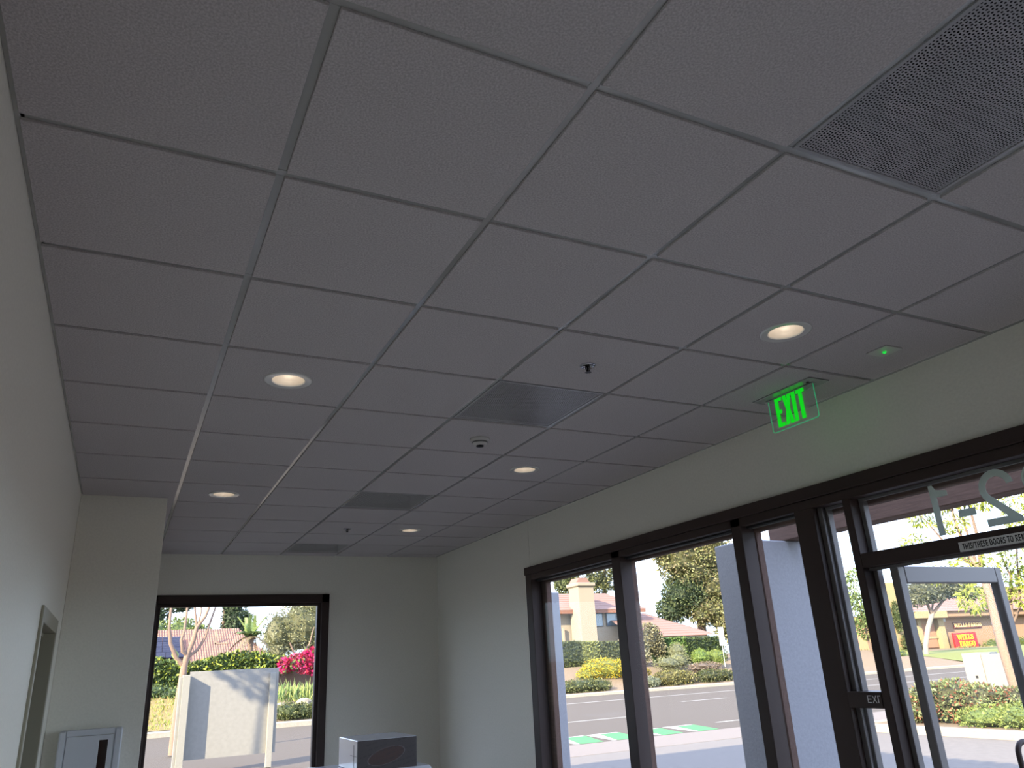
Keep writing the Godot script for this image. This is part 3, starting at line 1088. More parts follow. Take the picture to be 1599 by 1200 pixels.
# ------------------------------------------------------------------ outside
func build_building_outside() -> void:
	# the building is tall: its parapet throws the shade over the forecourt
	var st := mk()
	box(st, -14.0, -0.3, -0.1, 5.3, -5.4, FW + 0.2)
	box(st, -0.3, RW + 0.2, 3.30, 5.3, -5.4, FW + 0.2)
	struct(obj("wall_outside", st, M.stucco), "stucco parapet and neighbouring units of the same building", "wall")
	# round tiles along the parapet, front and far end
	st = mk()
	var ring := PackedVector2Array()
	for q in 7:
		var f := PI * q / 6.0
		ring.append(Vector2(cos(f) * 0.13, sin(f) * 0.09))
	for k in 43:
		prism(st, ring, V(RW - 0.1, 5.3, -5.2 + k * 0.3), Vector3(0, 0, 1), Vector3.UP, Vector3(0.42, 0, 0))
	for k in 58:
		prism(st, ring, V(-13.6 + k * 0.3, 5.3, FW - 0.1), Vector3(1, 0, 0), Vector3.UP, Vector3(0, 0, -0.42))
	struct(obj("roof", st, M.roof_edge), "row of round clay tiles along the parapet", "roof")
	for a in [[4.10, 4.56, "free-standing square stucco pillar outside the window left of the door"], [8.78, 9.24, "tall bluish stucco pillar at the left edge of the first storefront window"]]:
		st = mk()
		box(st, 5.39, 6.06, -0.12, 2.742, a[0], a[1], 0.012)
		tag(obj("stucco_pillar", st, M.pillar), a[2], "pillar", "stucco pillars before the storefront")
	st = mk()
	box(st, 5.86, 6.06, 2.742, 3.14, -10.0, 4.30, 0.008)
	tag(obj("timber_beam", st, M.wood), "rough brown timber beam over the entrance resting on the stucco pillar", "beam")

func flat(st: SurfaceTool, pts: Array, y: float) -> void:
	var p := []
	for q in pts:
		p.append(V(q[0], y, q[1]))
	quad(st, p[0], p[1], p[2], p[3], Vector3.UP)

func build_ground() -> void:
	var st := mk()
	box(st, -60, 140, -0.6, -0.135, -20, 70)
	struct(obj("road", st, M.asphalt), "grey asphalt street running past the building", "road")
	st = mk()
	box(st, RW + 0.2, 16.4, -0.5, -0.12, -16, 16.2)
	struct(obj("pavement", st, M.concrete), "pale concrete forecourt outside the shop", "pavement")
	st = mk()
	box(st, 7.0, 16.6, -0.5, -0.115, 14.2, 16.25)
	box(st, 16.4, 40.0, -0.5, -0.11, 13.1, 16.25)
	struct(obj("sidewalk", st, M.sidewalk), "pale sidewalk strip along the near edge of the street", "sidewalk")
	# planted island with a raised kerb
	st = mk()
	box(st, 16.4, 16.62, -0.4, 0.04, -6.0, 13.1, 0.02)
	box(st, 16.4, 40.0, -0.4, 0.04, 12.9, 13.1, 0.02)
	tag(obj("island_kerb", st, M.kerb), "cream concrete kerb round the planted island outside the door", "kerb")
	st = mk()
	box(st, 16.62, 40.0, -0.4, 0.0, -6.0, 12.9)
	struct(obj("ground_island", st, M.dirt), "bare soil of the planted island", "ground")
	# far side of the street
	st = mk()
	box(st, 16.0, 140, -0.4, 0.02, 38.8, 39.55, 0.02)
	for seg in [[[-30.0, 32.3], [8.5, 33.0]], [[8.5, 33.0], [16.1, 38.8]]]:
		var a: Array = seg[0]
		var b: Array = seg[1]
		prism(st, PackedVector2Array([Vector2(a[0], a[1]), Vector2(b[0], b[1]), Vector2(b[0], b[1] + 1.1), Vector2(a[0], a[1] + 1.1)]), Vector3(0, -0.3, 0), Vector3(1, 0, 0), Vector3(0, 0, -1), Vector3(0, 0.34, 0))
	tag(obj("street_kerb", st, M.kerb), "sunlit sandy kerb along the far side of the street", "kerb")
	# planted bank rising to the houses
	var bank := mk()
	var xs := []
	for i in 41:
		xs.append(-30.0 + i * 3.0)
	var bank_y := func(x: float, d: float) -> float:
		var front := 33.6 if x < 8.5 else (39.6 if x > 16 else lerpf(33.6, 39.6, (x - 8.5) / 7.5))
		var t := clampf((d - front) / 6.5, 0.0, 1.0)
		return 0.0 + (t * t * (3 - 2 * t)) * (1.45 if x < 60 else 0.8) + maxf(0.0, d - 47.0) * 0.02
	for i in xs.size() - 1:
		for k in 12:
			var ps := []
			for q in [[0, 0], [1, 0], [1, 1], [0, 1]]:
				var x: float = xs[i + q[0]]
				var front := 33.4 if x < 8.5 else (39.4 if x > 16 else lerpf(33.4, 39.4, (x - 8.5) / 7.5))
				var d: float = front + pow((k + q[1]) / 12.0, 1.6) * (75.0 - front)
				ps.append(V(x, bank_y.call(x, d), d))
			quad(bank, ps[0], ps[1], ps[2], ps[3], Vector3.UP)
	struct(obj("ground_bank", bank, M.dirt), "sandy planted bank rising behind the far kerb", "ground")
	st = mk()
	for i in 12:
		for k in 6:
			var ps := []
			for q in [[0, 0], [1, 0], [1, 1], [0, 1]]:
				var x: float = -12.0 + (i + q[0]) * 1.55
				var d: float = 34.1 + (k + q[1]) * 1.0
				ps.append(V(x, bank_y.call(x, d) + 0.03, d))
			quad(st, ps[0], ps[1], ps[2], ps[3], Vector3.UP)
	struct(obj("ground_slope", st, M.bank), "yellow-green weedy slope below the block wall", "ground")
	st = mk()
	for k in 4000:
		var x := rng.randf_range(-10, 6.4)
		var d := rng.randf_range(34.2, 39.6)
		var p := V(x, bank_y.call(x, d), d)
		var col: Color = [Color(0.62, 0.60, 0.30), Color(0.50, 0.55, 0.22), Color(0.72, 0.64, 0.40)][rng.randi() % 3]
		leaf(st, p, Vector3(rng.randfn() * 0.4, 1, rng.randfn() * 0.4).normalized(), Vector3(1, 0, 0.2).normalized(), rng.randf_range(0.1, 0.28), 0.05, col.srgb_to_linear())
	var gr := obj("grass", st, M.leaf)
	gr.set_meta("kind", "stuff")
	tag(gr, "dry yellow-green grass on the slope below the ivy wall", "grass")
	st = mk()
	for i in 12:
		for k in 5:
			var ps := []
			for q in [[0, 0], [1, 0], [1, 1], [0, 1]]:
				var x: float = 62.0 + (i + q[0]) * 3.5
				var d: float = 40.2 + (k + q[1]) * 2.6
				ps.append(V(x, bank_y.call(x, d) + 0.03, d))
			quad(st, ps[0], ps[1], ps[2], ps[3], Vector3.UP)
	struct(obj("ground_lawn", st, M.lawn), "patchy green lawn before the bank", "lawn")
	# markings
	var y := -0.131
	st = mk()
	flat(st, [[12, 33.0], [60, 33.0], [60, 33.2], [12, 33.2]], y)
	flat(st, [[7, 22.85], [17.5, 22.85], [17.5, 23.0], [7, 23.0]], y)
	flat(st, [[22.9, 27.88], [25.5, 27.88], [25.5, 28.05], [22.9, 28.05]], y)
	flat(st, [[16.5, 18.1], [18.4, 18.1], [18.4, 18.25], [16.5, 18.25]], y)
	flat(st, [[30.0, 27.88], [60, 27.88], [60, 28.05], [30, 28.05]], y)
	tag(obj("lane_marking", st, M.white_line), "white painted lane lines on the asphalt", "road marking")
	for k in 4:
		var x0: float = [11.35, 12.45, 13.85, 15.05][k]
		var g := thing("bike_lane_patch", ["green road patch farthest left of the four", "green road patch second from the left", "green road patch third from the left", "green road patch nearest the grey stucco pillar"][k], "road marking", V(x0, y, 17.3), "green painted bike lane patches")
		st = mk()
		var p := [[0.0, 18.2], [0.62, 18.2], [0.12, 16.5], [-0.55, 16.5]]
		var ps := []
		for q in p:
			ps.append(V(q[0], 0, q[1] - 17.3))
		quad(st, ps[0], ps[1], ps[2], ps[3], Vector3.UP)
		obj("green_paint", st, M.green_line, g)
		st = mk()
		quad(st, V(-0.42, 0, 0.9), V(-0.02, 0, 0.9), V(-0.57, 0, -0.8), V(-0.70, 0, -0.8), Vector3.UP)
		quad(st, V(-0.42, 0.001, 1.05), V(0.6, 0.001, 1.05), V(0.6, 0.001, 0.9), V(-0.42, 0.001, 0.9), Vector3.UP)
		obj("white_edge", st, M.white_line, g)

func shrub(called: String, label: String, category: String, blobs: Array, cols: Array, n: int, size: float, core := true, aspect := 0.5) -> Node3D:
	var o := thing(called, label, category, blobs[0][0] - Vector3(0, blobs[0][1].y, 0))
	foliage(o, blobs, cols, n, size, core, aspect)
	return o

func foliage(o: Node3D, blobs: Array, cols: Array, n: int, size: float, core := true, aspect := 0.5, droop := 0.0) -> void:
	var st := mk()
	var area := 0.0
	for b in blobs:
		area += b[1].x * b[1].y + b[1].y * b[1].z + b[1].x * b[1].z
	for b in blobs:
		var c: Vector3 = b[0] - o.position
		var r: Vector3 = b[1]
		if core:
			var col: Color = cols[0]
			st.set_color(col.srgb_to_linear())
			var before := st
			st.set_color(col.srgb_to_linear())
			lump(before, c, r * 0.80)
		var share: float = (r.x * r.y + r.y * r.z + r.x * r.z) / area
		leaves(st, c, r, int(n * share), size, cols, 0.74, aspect, droop)
	obj("foliage", st, M.leaf, o)

func trunk(o: Node3D, paths: Array, m: Material, called := "trunk") -> void:
	var st := mk()
	for p in paths:
		var pts := []
		for q in p[0]:
			pts.append(q - o.position)
		tube(st, pts, p[1], 8)
	obj(called, st, m, o)

func clip_hedge(o: Node3D, x0: float, x1: float, y0: float, y1: float, d0: float, d1: float, cols: Array, n: int, size: float) -> void:
	var st := mk()
	var col: Color = cols[0]
	st.set_color(col.srgb_to_linear())
	var a := V(x0, y0, d1) - o.position
	var b := V(x1, y1, d0) - o.position
	cbox(st, a + Vector3(0.08, 0, 0.08), b - Vector3(0.08, 0.08, 0.08), 0.05, Transform3D())
	for i in n:
		var p := Vector3(rng.randf_range(a.x, b.x), rng.randf_range(a.y, b.y), rng.randf_range(a.z, b.z))
		var nrm := Vector3(0, 0, 1)
		if rng.randf() < 0.3:
			p.y = b.y
			nrm = Vector3.UP
		elif rng.randf() < 0.2:
			p.x = a.x
			nrm = Vector3.LEFT
		else:
			p.z = b.z
		var dir := (nrm + Vector3(rng.randfn(), rng.randfn(), rng.randfn()) * 0.7).normalized()
		var c: Color = cols[rng.randi() % cols.size()]
		leaf(st, p - nrm * 0.08, dir, dir.cross(Vector3(rng.randfn(), rng.randfn(), rng.randfn())).normalized(), size, size * 0.6, (c * rng.randf_range(0.8, 1.15)).srgb_to_linear())
	obj("foliage", st, M.leaf, o)

func build_left_view() -> void:
	# block wall and the ivy that hangs over it
	var st := mk()
	box(st, -14.0, 14.0, 0.9, 2.55, 40.2, 40.4)
	tag(obj("block_wall", st, M.block), "brown block garden wall under the ivy, behind the blank board", "garden wall")
	var green := [Color(0.64, 0.68, 0.24), Color(0.74, 0.77, 0.32), Color(0.20, 0.27, 0.10), Color(0.32, 0.40, 0.20), Color(0.44, 0.52, 0.28), Color(0.26, 0.34, 0.18)]
	var blobs := []
	var x := -2.0
	while x < 8.4:
		var deep := 1.7 if x < 3.2 else 2.15
		var top := 2.75 + 0.22 * sin(x * 1.3 + 0.4)
		blobs.append([V(x, (top + deep) / 2, 39.62), Vector3(0.55, (top - deep) / 2 + 0.08, 0.32)])
		x += 0.5
	shrub("ivy_hedge", "green ivy hanging over the block wall in the far window", "hedge", blobs, green.slice(2) + green, 11000, 0.16, true, 0.75)
	shrub("bougainvillea", "bright pink flowering bougainvillea on the wall at the right of the far window", "bush", [[V(9.0, 2.45, 39.3), Vector3(0.62, 0.55, 0.3)], [V(8.35, 2.42, 39.3), Vector3(0.38, 0.36, 0.3)], [V(7.75, 2.32, 39.3), Vector3(0.3, 0.3, 0.3)], [V(9.5, 2.6, 39.3), Vector3(0.6, 0.5, 0.3)]], [Color(0.55, 0.10, 0.22), Color(0.88, 0.16, 0.42), Color(0.82, 0.22, 0.30), Color(0.37, 0.42, 0.22), Color(0.92, 0.22, 0.5)], 2200, 0.16, true, 0.8)
	# tiled house
	var h := thing("tile_roof_house", "house with a red barrel tile roof behind the ivy wall", "house", V(4.0, 0.5, 56))
	st = mk()
	cbox(st, Vector3(-14, 0, -8), Vector3(5.3, 2.3, -0.2), 0, Transform3D())
	obj("wall", st, M.house, h)
	# roof slope in courses of round tiles; hip at the right end
	st = mk()
	var e0 := V(-10, 2.75, 53.6)
	var courses := 13
	for i in courses:
		var y0 := 2.75 + i * 0.185
		var d0 := 53.6 + i * 0.30
		var right := 9.75 - i * 0.165
		var nx := int((right + 6.0) / 0.155)
		for k in nx:
			var xa := right - (k + 1) * 0.155
			var up := V(0, 0.185, 0.30)
			var bump := Vector3(0, 0.07, 0.03)
			var a := V(xa, y0, d0)
			var b := V(xa + 0.0775, y0, d0) + bump
			var c := V(xa + 0.155, y0, d0)
			quad(st, a, b, b + up - Vector3(0, 0.02, 0), a + up, Vector3(-0.4, 1, 0.6))
			quad(st, b, c, c + up, b + up - Vector3(0, 0.02, 0), Vector3(0.4, 1, 0.6))
			tri(st, a, b, c, Vector3(0, 0, 1))
	var rf := obj("roof", st, M.roof_tile, h)
	rf.position = -h.position
	st = mk()
	tri(st, V(9.75, 2.75, 53.6), V(7.75, 5.12, 57.4), V(9.75, 2.75, 62.0), Vector3(1, 0.6, 0))
	quad(st, V(-6, 5.12, 57.4), V(7.75, 5.12, 57.4), V(9.75, 2.75, 62.0), V(-6, 2.75, 62.0), Vector3(0, 1, -0.5))
	var rb := obj("roof_back", st, M.roof_tile, h)
	rb.position = -h.position
	st = mk()
	box(st, 6.05, 6.13, 4.1, 4.95, 55.7, 55.8)
	box(st, 6.05, 6.9, 4.1, 4.18, 55.7, 55.8)
	var vp := obj("vent_pipe", st, M.house, h)
	vp.position = -h.position
	# solar panels on it
	var sp := thing("solar_array", "dark blue solar panels on the tile roof at the left of the far window", "solar panels", V(2.2, 3.0, 53.8))
	var ux := Vector3(1, 0, 0)
	var uy := V(0, 0.185, 0.30).normalized()
	var nn := uy.cross(ux).normalized()
	if nn.y < 0:
		nn = -nn
	for i in 4:
		for k in 4:
			st = mk()
			var o := V(-0.55 + k * 0.58 + (0.22 if i < 1 else 0.0), 0.15 + i * 0.0, 0.15) + uy * (i * 0.66) + nn * 0.16
			var xf := Transform3D(Basis(ux, nn, -uy), o)
			cbox(st, Vector3(0, -0.03, -0.62), Vector3(0.555, 0.02, 0.0), 0.005, xf)
			var pn := obj("panel", st, M.solar, sp)
			st = mk()
			for q in 5:
				cbox(st, Vector3(0.0, 0.02, -0.62 + q * 0.125), Vector3(0.555, 0.024, -0.605 + q * 0.125), 0, xf)
			obj("cell_line", st, M.solar_line, pn)
	# palm
	var p := thing("palm", "small palm with drooping fronds before the tile roof", "palm", V(7.1, 1.9, 47))
	st = mk()
	tube(st, [Vector3(0, 0, 0), Vector3(0.02, 1.2, 0), Vector3(0.05, 2.1, 0), Vector3(0.03, 2.35, 0)], [0.13, 0.13, 0.19, 0.14], 10)
	obj("trunk", st, M.bark_dark, p)
	for k in 13:
		st = mk()
		var f := TAU * k / 13.0 + 0.2
		var up := 0.95 if k % 3 == 0 else 0.55
		if k % 3 == 1:
			up = 0.1
		var dir := Vector3(cos(f), 0, sin(f))
		var prev := Vector3(0.03, 2.25, 0)
		var ln := 1.4
		for q in 7:
			var t := (q + 1) / 7.0
			var nxt := Vector3(0.03, 2.25, 0) + dir * ln * t * (1.0 - up * 0.45) + Vector3.UP * (up * ln * t - (1.2 - up) * 0.95 * t * t)
			var ax := (nxt - prev).normalized()
			var sd := ax.cross(Vector3.UP).normalized()
			for s in [-1.0, 1.0]:
				for w in 2:
					var base := prev.lerp(nxt, w * 0.5)
					var ldir: Vector3 = (sd * s + ax * 0.5 - Vector3.UP * 0.35).normalized()
					var cc := Color(0.55, 0.63, 0.37) if up > 0.9 else (Color(0.35, 0.42, 0.25) if up > 0.3 else Color(0.45, 0.41, 0.31))
					leaf(st, base, ldir, ax, 0.40 * (1.0 - t * 0.5) + 0.05, 0.14, cc.srgb_to_linear())
			prev = nxt
		obj("frond", st, M.leaf, p)
	# trees behind the house
	var olive := thing("olive_tree", "wide yellow-green tree with twiggy branches right of the palm", "tree", V(10.39, 1.37, 50.01))
	foliage(olive, [[V(10.71, 4.73, 50.23), Vector3(1.84, 1.68, 1.30)], [V(9.30, 4.19, 50.23), Vector3(1.14, 1.46, 0.98)], [V(11.47, 5.60, 50.55), Vector3(1.63, 1.41, 1.30)], [V(9.19, 3.32, 50.01), Vector3(0.76, 0.81, 0.65)], [V(12.12, 3.97, 50.01), Vector3(1.30, 1.41, 0.98)]], [Color(0.36, 0.37, 0.25), Color(0.51, 0.52, 0.37), Color(0.60, 0.61, 0.47), Color(0.42, 0.45, 0.30)], 7000, 0.17, true, 0.4)
	trunk(olive, [[[V(10.39, 1.37, 49.36), V(10.28, 2.67, 49.14), V(9.73, 3.75, 48.92)], [0.12, 0.09, 0.04]], [[V(10.28, 2.67, 49.14), V(10.93, 3.65, 48.92), V(11.14, 4.62, 48.81)], [0.07, 0.05, 0.03]]], M.bark_pale)
	var pine := [Color(0.17, 0.23, 0.15), Color(0.24, 0.31, 0.19), Color(0.32, 0.39, 0.26)]
	var a := thing("conifer", "dark conifer rising behind the tile roof ridge in the far window", "tree", V(7.3, 0.5, 64))
	foliage(a, [[V(8.2, 6.0, 64), Vector3(0.9, 1.9, 0.9)], [V(8.0, 7.4, 64), Vector3(0.65, 1.2, 0.7)], [V(9.1, 5.6, 64), Vector3(0.65, 1.1, 0.7)]], pine, 3600, 0.22)
	trunk(a, [[[V(7.4, 0.5, 64), V(7.4, 7, 64)], [0.25, 0.1]]], M.bark_dark)
	a = thing("conifer", "dark spreading tree at the upper left of the far window", "tree", V(3.4, 0.5, 66))
	foliage(a, [[V(3.9, 7.9, 66), Vector3(1.2, 0.8, 1.0)], [V(2.4, 6.5, 66), Vector3(0.9, 1.1, 0.9)], [V(4.6, 7.7, 66), Vector3(0.7, 0.6, 0.7)]], pine, 3400, 0.22)
	trunk(a, [[[V(3.4, 0.5, 66), V(3.5, 7, 66)], [0.25, 0.1]]], M.bark_dark)
	shrub("tree_row", "low sunny yellow-green tree line along the tile roof ridge", "tree", [[V(2.2, 5.1, 62), Vector3(1.5, 1.0, 0.8)], [V(4.2, 5.3, 62), Vector3(1.3, 0.9, 0.8)], [V(5.6, 5.1, 62), Vector3(0.9, 0.6, 0.7)]], [Color(0.41, 0.48, 0.27), Color(0.57, 0.62, 0.38), Color(0.48, 0.56, 0.32)], 1800, 0.25)
	# strappy plants, rocks and bushes on the bank
	st = mk()
	var ag := thing("strappy_plant", "pale green strappy leaved plants above the clipped bush", "plant", V(7.8, 0.55, 36))
	for k in 260:
		var c := Vector3(rng.randf_range(-0.95, 1.4), rng.randf_range(0.0, 0.35), rng.randf_range(-0.5, 0.2))
		var dir := Vector3(rng.randfn() * 0.4, 1, rng.randfn() * 0.3).normalized()
		var cc: Color = [Color(0.57, 0.65, 0.41), Color(0.74, 0.78, 0.45), Color(0.48, 0.58, 0.35)][rng.randi() % 3]
		leaf(st, c, dir, Vector3(1, 0, 0.3).normalized(), rng.randf_range(0.45, 0.95), 0.07, cc.srgb_to_linear())
	obj("foliage", st, M.leaf, ag)
	for r in [[6.95, 0.62, 35.3, 0.22, "grey rock at the left under the strappy plants"], [7.95, 0.66, 35.55, 0.36, "larger pale rock under the middle of the strappy plants"]]:
		st = mk()
		lump(st, Vector3.ZERO, Vector3(r[3], r[3] * 0.6, r[3] * 0.7), 0.12)
		var ro := obj("rock", st, M.rock)
		ro.position = V(r[0], r[1], r[2])
		tag(ro, r[4], "rock")
	shrub("clipped_bush", "rounded green bush at the kerb in the far window", "bush", [[V(7.1, 0.36, 34.6), Vector3(0.6, 0.36, 0.45)], [V(7.75, 0.34, 34.7), Vector3(0.45, 0.34, 0.4)], [V(8.2, 0.3, 34.7), Vector3(0.4, 0.32, 0.4)]], [Color(0.24, 0.28, 0.13), Color(0.38, 0.42, 0.26), Color(0.49, 0.51, 0.33)], 2200, 0.09)
	shrub("slope_bush", "low dark green bush on the weedy slope left of the board", "bush", [[V(2.0, 1.45, 38.5), Vector3(0.6, 0.25, 0.4)], [V(2.8, 1.35, 38.3), Vector3(0.7, 0.22, 0.4)]], [Color(0.24, 0.31, 0.17), Color(0.41, 0.48, 0.27)], 900, 0.12)
	# pruned bare tree
	var t := thing("bare_tree", "pruned bare tree with upright pale limbs behind the blank board", "tree", V(2.02, -0.1, 24))
	trunk(t, [[[V(2.0, -0.1, 24), V(2.0, 1.0, 24), V(2.08, 2.0, 24), V(2.10, 2.28, 24)], [0.12, 0.10, 0.105, 0.10]]], M.bark_pale)
	trunk(t, [[[V(2.10, 2.2, 24), V(1.86, 2.45, 24), V(1.66, 2.85, 23.9), V(1.58, 3.3, 23.9), V(1.58, 3.9, 23.9)], [0.07, 0.065, 0.055, 0.045, 0.04]]], M.bark_pale, "limb")
	trunk(t, [[[V(2.10, 2.25, 24), V(2.15, 2.55, 24.0), V(2.28, 2.95, 24.0), V(2.34, 3.3, 24), V(2.55, 3.6, 24), V(2.66, 3.95, 24)], [0.095, 0.085, 0.075, 0.06, 0.045, 0.04]]], M.bark_pale, "limb")
	trunk(t, [[[V(2.16, 2.5, 24), V(2.0, 2.62, 23.9), V(1.94, 2.95, 23.9), V(2.0, 3.2, 23.9), V(2.02, 3.9, 23.9)], [0.05, 0.05, 0.045, 0.04, 0.035]]], M.bark_pale, "limb")
	trunk(t, [[[V(2.14, 2.45, 24), V(2.42, 2.66, 24.1), V(2.60, 3.0, 24.1), V(2.70, 3.4, 24.1), V(2.86, 4.0, 24.1)], [0.05, 0.045, 0.04, 0.035, 0.025]]], M.bark_pale, "limb")
	trunk(t, [[[V(2.34, 3.25, 24), V(2.28, 3.6, 24), V(2.22, 3.95, 24)], [0.045, 0.035, 0.03]], [[V(2.36, 3.35, 24), V(2.42, 3.7, 24), V(2.40, 3.95, 24)], [0.03, 0.025, 0.02]]], M.bark_pale, "limb")
	st = mk()
	leaf(st, Vector3(-0.13, 2.42, 0.05), Vector3(-0.35, 1, 0).normalized(), Vector3(1, 0.2, 0.2).normalized(), 0.52, 0.2, Color(0.61, 0.71, 0.40).srgb_to_linear())
	obj("young_leaf", st, M.leaf, t)
	# a tree beyond the left edge of the window: its shade dapples the board
	t = thing("shade_tree", "leafy tree left of the far window view whose shade dapples the blank board", "tree", V(-6.6, -0.13, 13.0))
	trunk(t, [[[V(-6.6, -0.13, 13.0), V(-6.5, 3.0, 13.0), V(-5.8, 5.0, 13.5), V(-4.6, 6.4, 14.1)], [0.14, 0.12, 0.05, 0.02]]], M.bark_dark)
	foliage(t, [[V(-4.6, 6.35, 14.1), Vector3(0.6, 0.16, 0.5)], [V(-4.15, 6.85, 14.1), Vector3(0.45, 0.32, 0.5)]], [Color(0.30, 0.36, 0.15), Color(0.40, 0.46, 0.20)], 620, 0.2, false)
	# blank two-post board
	var b := thing("blank_board", "large blank white board on two square posts outside the far window", "sign board", V(2.8, -0.13, 18.5))
	st = mk()
	box(st, 1.86 - 2.8, 3.83 - 2.8, 0.30, 2.13, 0.06, 0.085)
	obj("panel", st, M.board, b)
	st = mk()
	box(st, 1.70 - 2.8, 1.86 - 2.8, 0.0, 2.06, -0.20, 0.04, 0.006)
	obj("post", st, M.post_wood, b)
	st = mk()
	box(st, 1.64 - 2.8, 1.70 - 2.8, 0.12, 2.02, -0.16, 0.0, 0.006)
	obj("side_plank", st, M.board, b)
	st = mk()
	box(st, 3.62 - 2.8, 3.75 - 2.8, 0.0, 2.02, -0.05, 0.06, 0.006)
	obj("post", st, M.post_wood, b)

func build_right_view() -> void:
	# two-storey house with the chimney
	var h := thing("chimney_house", "pale stucco house with a broad chimney and pink tile roof beyond the hedge", "house", V(34.5, 1.0, 54))
	var o := h.position
	var st := mk()
	box(st, 30.2 - o.x, 38.6 - o.x, 0.0, 4.75, -1.0, 8.0)
	obj("wall", st, M.house, h)
	# roof in stepped courses
	st = mk()
	for i in 8:
		var y0 := 5.62 + i * 0.195
		var d0 := 52.2 + i * 0.42
		var x1 := 39.2 - i * 0.22
		quad(st, V(28.0, y0, d0), V(x1, y0, d0), V(x1 - 0.2, y0 + 0.17, d0 + 0.42), V(28.0, y0 + 0.17, d0 + 0.42), Vector3(0, 1, 1))
		quad(st, V(28.0, y0 - 0.05, d0), V(x1, y0 - 0.05, d0), V(x1, y0, d0), V(28.0, y0, d0), Vector3(0, 0, 1))
	tri(st, V(39.2, 5.6, 52.2), V(37.5, 7.14, 55.6), V(39.2, 5.6, 60), Vector3(1, 1, 0))
	quad(st, V(28, 7.14, 55.6), V(37.5, 7.14, 55.6), V(39.2, 5.6, 62), V(28, 5.6, 62), Vector3(0, 1, -1))
	var r := obj("roof", st, M.roof_pink, h)
	r.position = -o
	st = mk()
	box(st, 28.0, 39.1, 5.32, 5.60, 52.22, 52.5)
	r = obj("fascia", st, M.trim_brown, h)
	r.position = -o
	st = mk()
	box(st, 32.12, 33.55, 1.5, 7.35, 51.2, 52.7, 0.02)
	box(st, 32.0, 33.68, 7.30, 7.58, 51.05, 52.85, 0.05)
	r = obj("chimney", st, M.house, h)
	r.position = -o
	st = mk()
	prism(st, PackedVector2Array([Vector2(32.1, 7.58), Vector2(33.4, 7.58), Vector2(33.1, 7.98), Vector2(32.4, 7.98)]), Vector3(0, 0, -52.6), Vector3(1, 0, 0), Vector3(0, 1, 0), Vector3(0, 0, 1.2))
	var cap := obj("chimney_cap", st, M.roof_pink, h)
	cap.position = -o
	for a in [[33.66, 35.25], [35.66, 37.4]]:
		st = mk()
		box(st, a[0] - 0.06, a[1] + 0.06, 4.30, 5.44, 52.93, 53.02)
		var wn := obj("window", st, M.window_frame, h)
		wn.position = -o
		for q in 2:
			st = mk()
			var wd: float = (a[1] - a[0]) / 2.0
			box(st, a[0] + q * wd + 0.03, a[0] + (q + 1) * wd - 0.03, 4.37, 5.38, 52.91, 52.95)
			obj("pane", st, M.window_glass, wn)
	st = mk()
	box(st, 31.35, 31.5, 2.2, 4.3, 52.7, 52.85)
	r = obj("down_pipe", st, M.house, h)
	r.position = -o
	st = mk()
	box(st, 33.64, 35.1, 2.6, 4.25, 52.85, 53.0)
	r = obj("wall_projection", st, M.house, h)
	r.position = -o
	# lower wing roof
	var lw := thing("low_roof_house", "single-storey house with a wide pink tile roof right of the chimney house", "house", V(40.5, 1.0, 52))
	st = mk()
	for i in 10:
		var y0 := 3.30 + i * 0.205
		var d0 := 49.6 + i * 0.46
		var x1 := 43.9 - i * 0.37
		quad(st, V(36.0, y0, d0), V(x1, y0, d0), V(x1 - 0.35, y0 + 0.18, d0 + 0.46), V(36.0, y0 + 0.18, d0 + 0.46), Vector3(0, 1, 1))
		quad(st, V(36.0, y0 - 0.04, d0), V(x1, y0 - 0.04, d0), V(x1, y0, d0), V(36.0, y0, d0), Vector3(0, 0, 1))
	tri(st, V(43.9, 3.3, 49.6), V(40.3, 5.36, 54.2), V(43.9, 3.3, 60), Vector3(1, 1, 0))
	quad(st, V(36, 5.36, 54.2), V(40.3, 5.36, 54.2), V(43.9, 3.3, 60), V(36, 3.3, 60), Vector3(0, 1, -1))
	r = obj("roof", st, M.roof_pink, lw)
	r.position = -lw.position
	st = mk()
	box(st, -4.0, 2.9, 0.0, 2.25, -2.2, 6.0)
	obj("wall", st, M.house, lw)
	# trees
	var euc := thing("tall_tree", "tall broad yellow-green tree rising behind the low pink roof", "tree", V(51, 1.0, 60))
	foliage(euc, [[V(50.3, 10.4, 60), Vector3(3.0, 2.6, 2.2)], [V(53.0, 11.8, 60), Vector3(3.0, 2.8, 2.2)], [V(49.0, 12.0, 60.5), Vector3(2.3, 1.8, 2.0)], [V(52.6, 7.8, 59.5), Vector3(2.4, 2.0, 1.8)], [V(55.0, 8.4, 60), Vector3(2.2, 3.2, 1.8)], [V(54.5, 5.0, 58), Vector3(1.8, 2.4, 1.5)], [V(51.2, 5.6, 59), Vector3(2.2, 1.2, 1.4)], [V(52.6, 4.6, 58), Vector3(1.3, 1.7, 1.2)], [V(53.0, 3.0, 57), Vector3(1.2, 1.4, 1.0)]], [Color(0.31, 0.31, 0.18), Color(0.50, 0.51, 0.32), Color(0.59, 0.59, 0.41), Color(0.40, 0.43, 0.25), Color(0.53, 0.49, 0.37)], 20000, 0.27)
	foliage(euc, [[V(49.6, 7.4, 60), Vector3(2.2, 1.9, 1.8)], [V(48.3, 6.0, 60.5), Vector3(1.6, 1.2, 1.2)]], [Color(0.18, 0.23, 0.15), Color(0.30, 0.36, 0.24), Color(0.38, 0.42, 0.27)], 4500, 0.27)
	trunk(euc, [[[V(51, 1, 60), V(51.3, 6, 60), V(52.2, 9.5, 60)], [0.5, 0.4, 0.2]]], M.bark_dark)
	var pn := thing("pine", "open crowned pine behind the chimney, left storefront window", "tree", V(46, 1.5, 70))
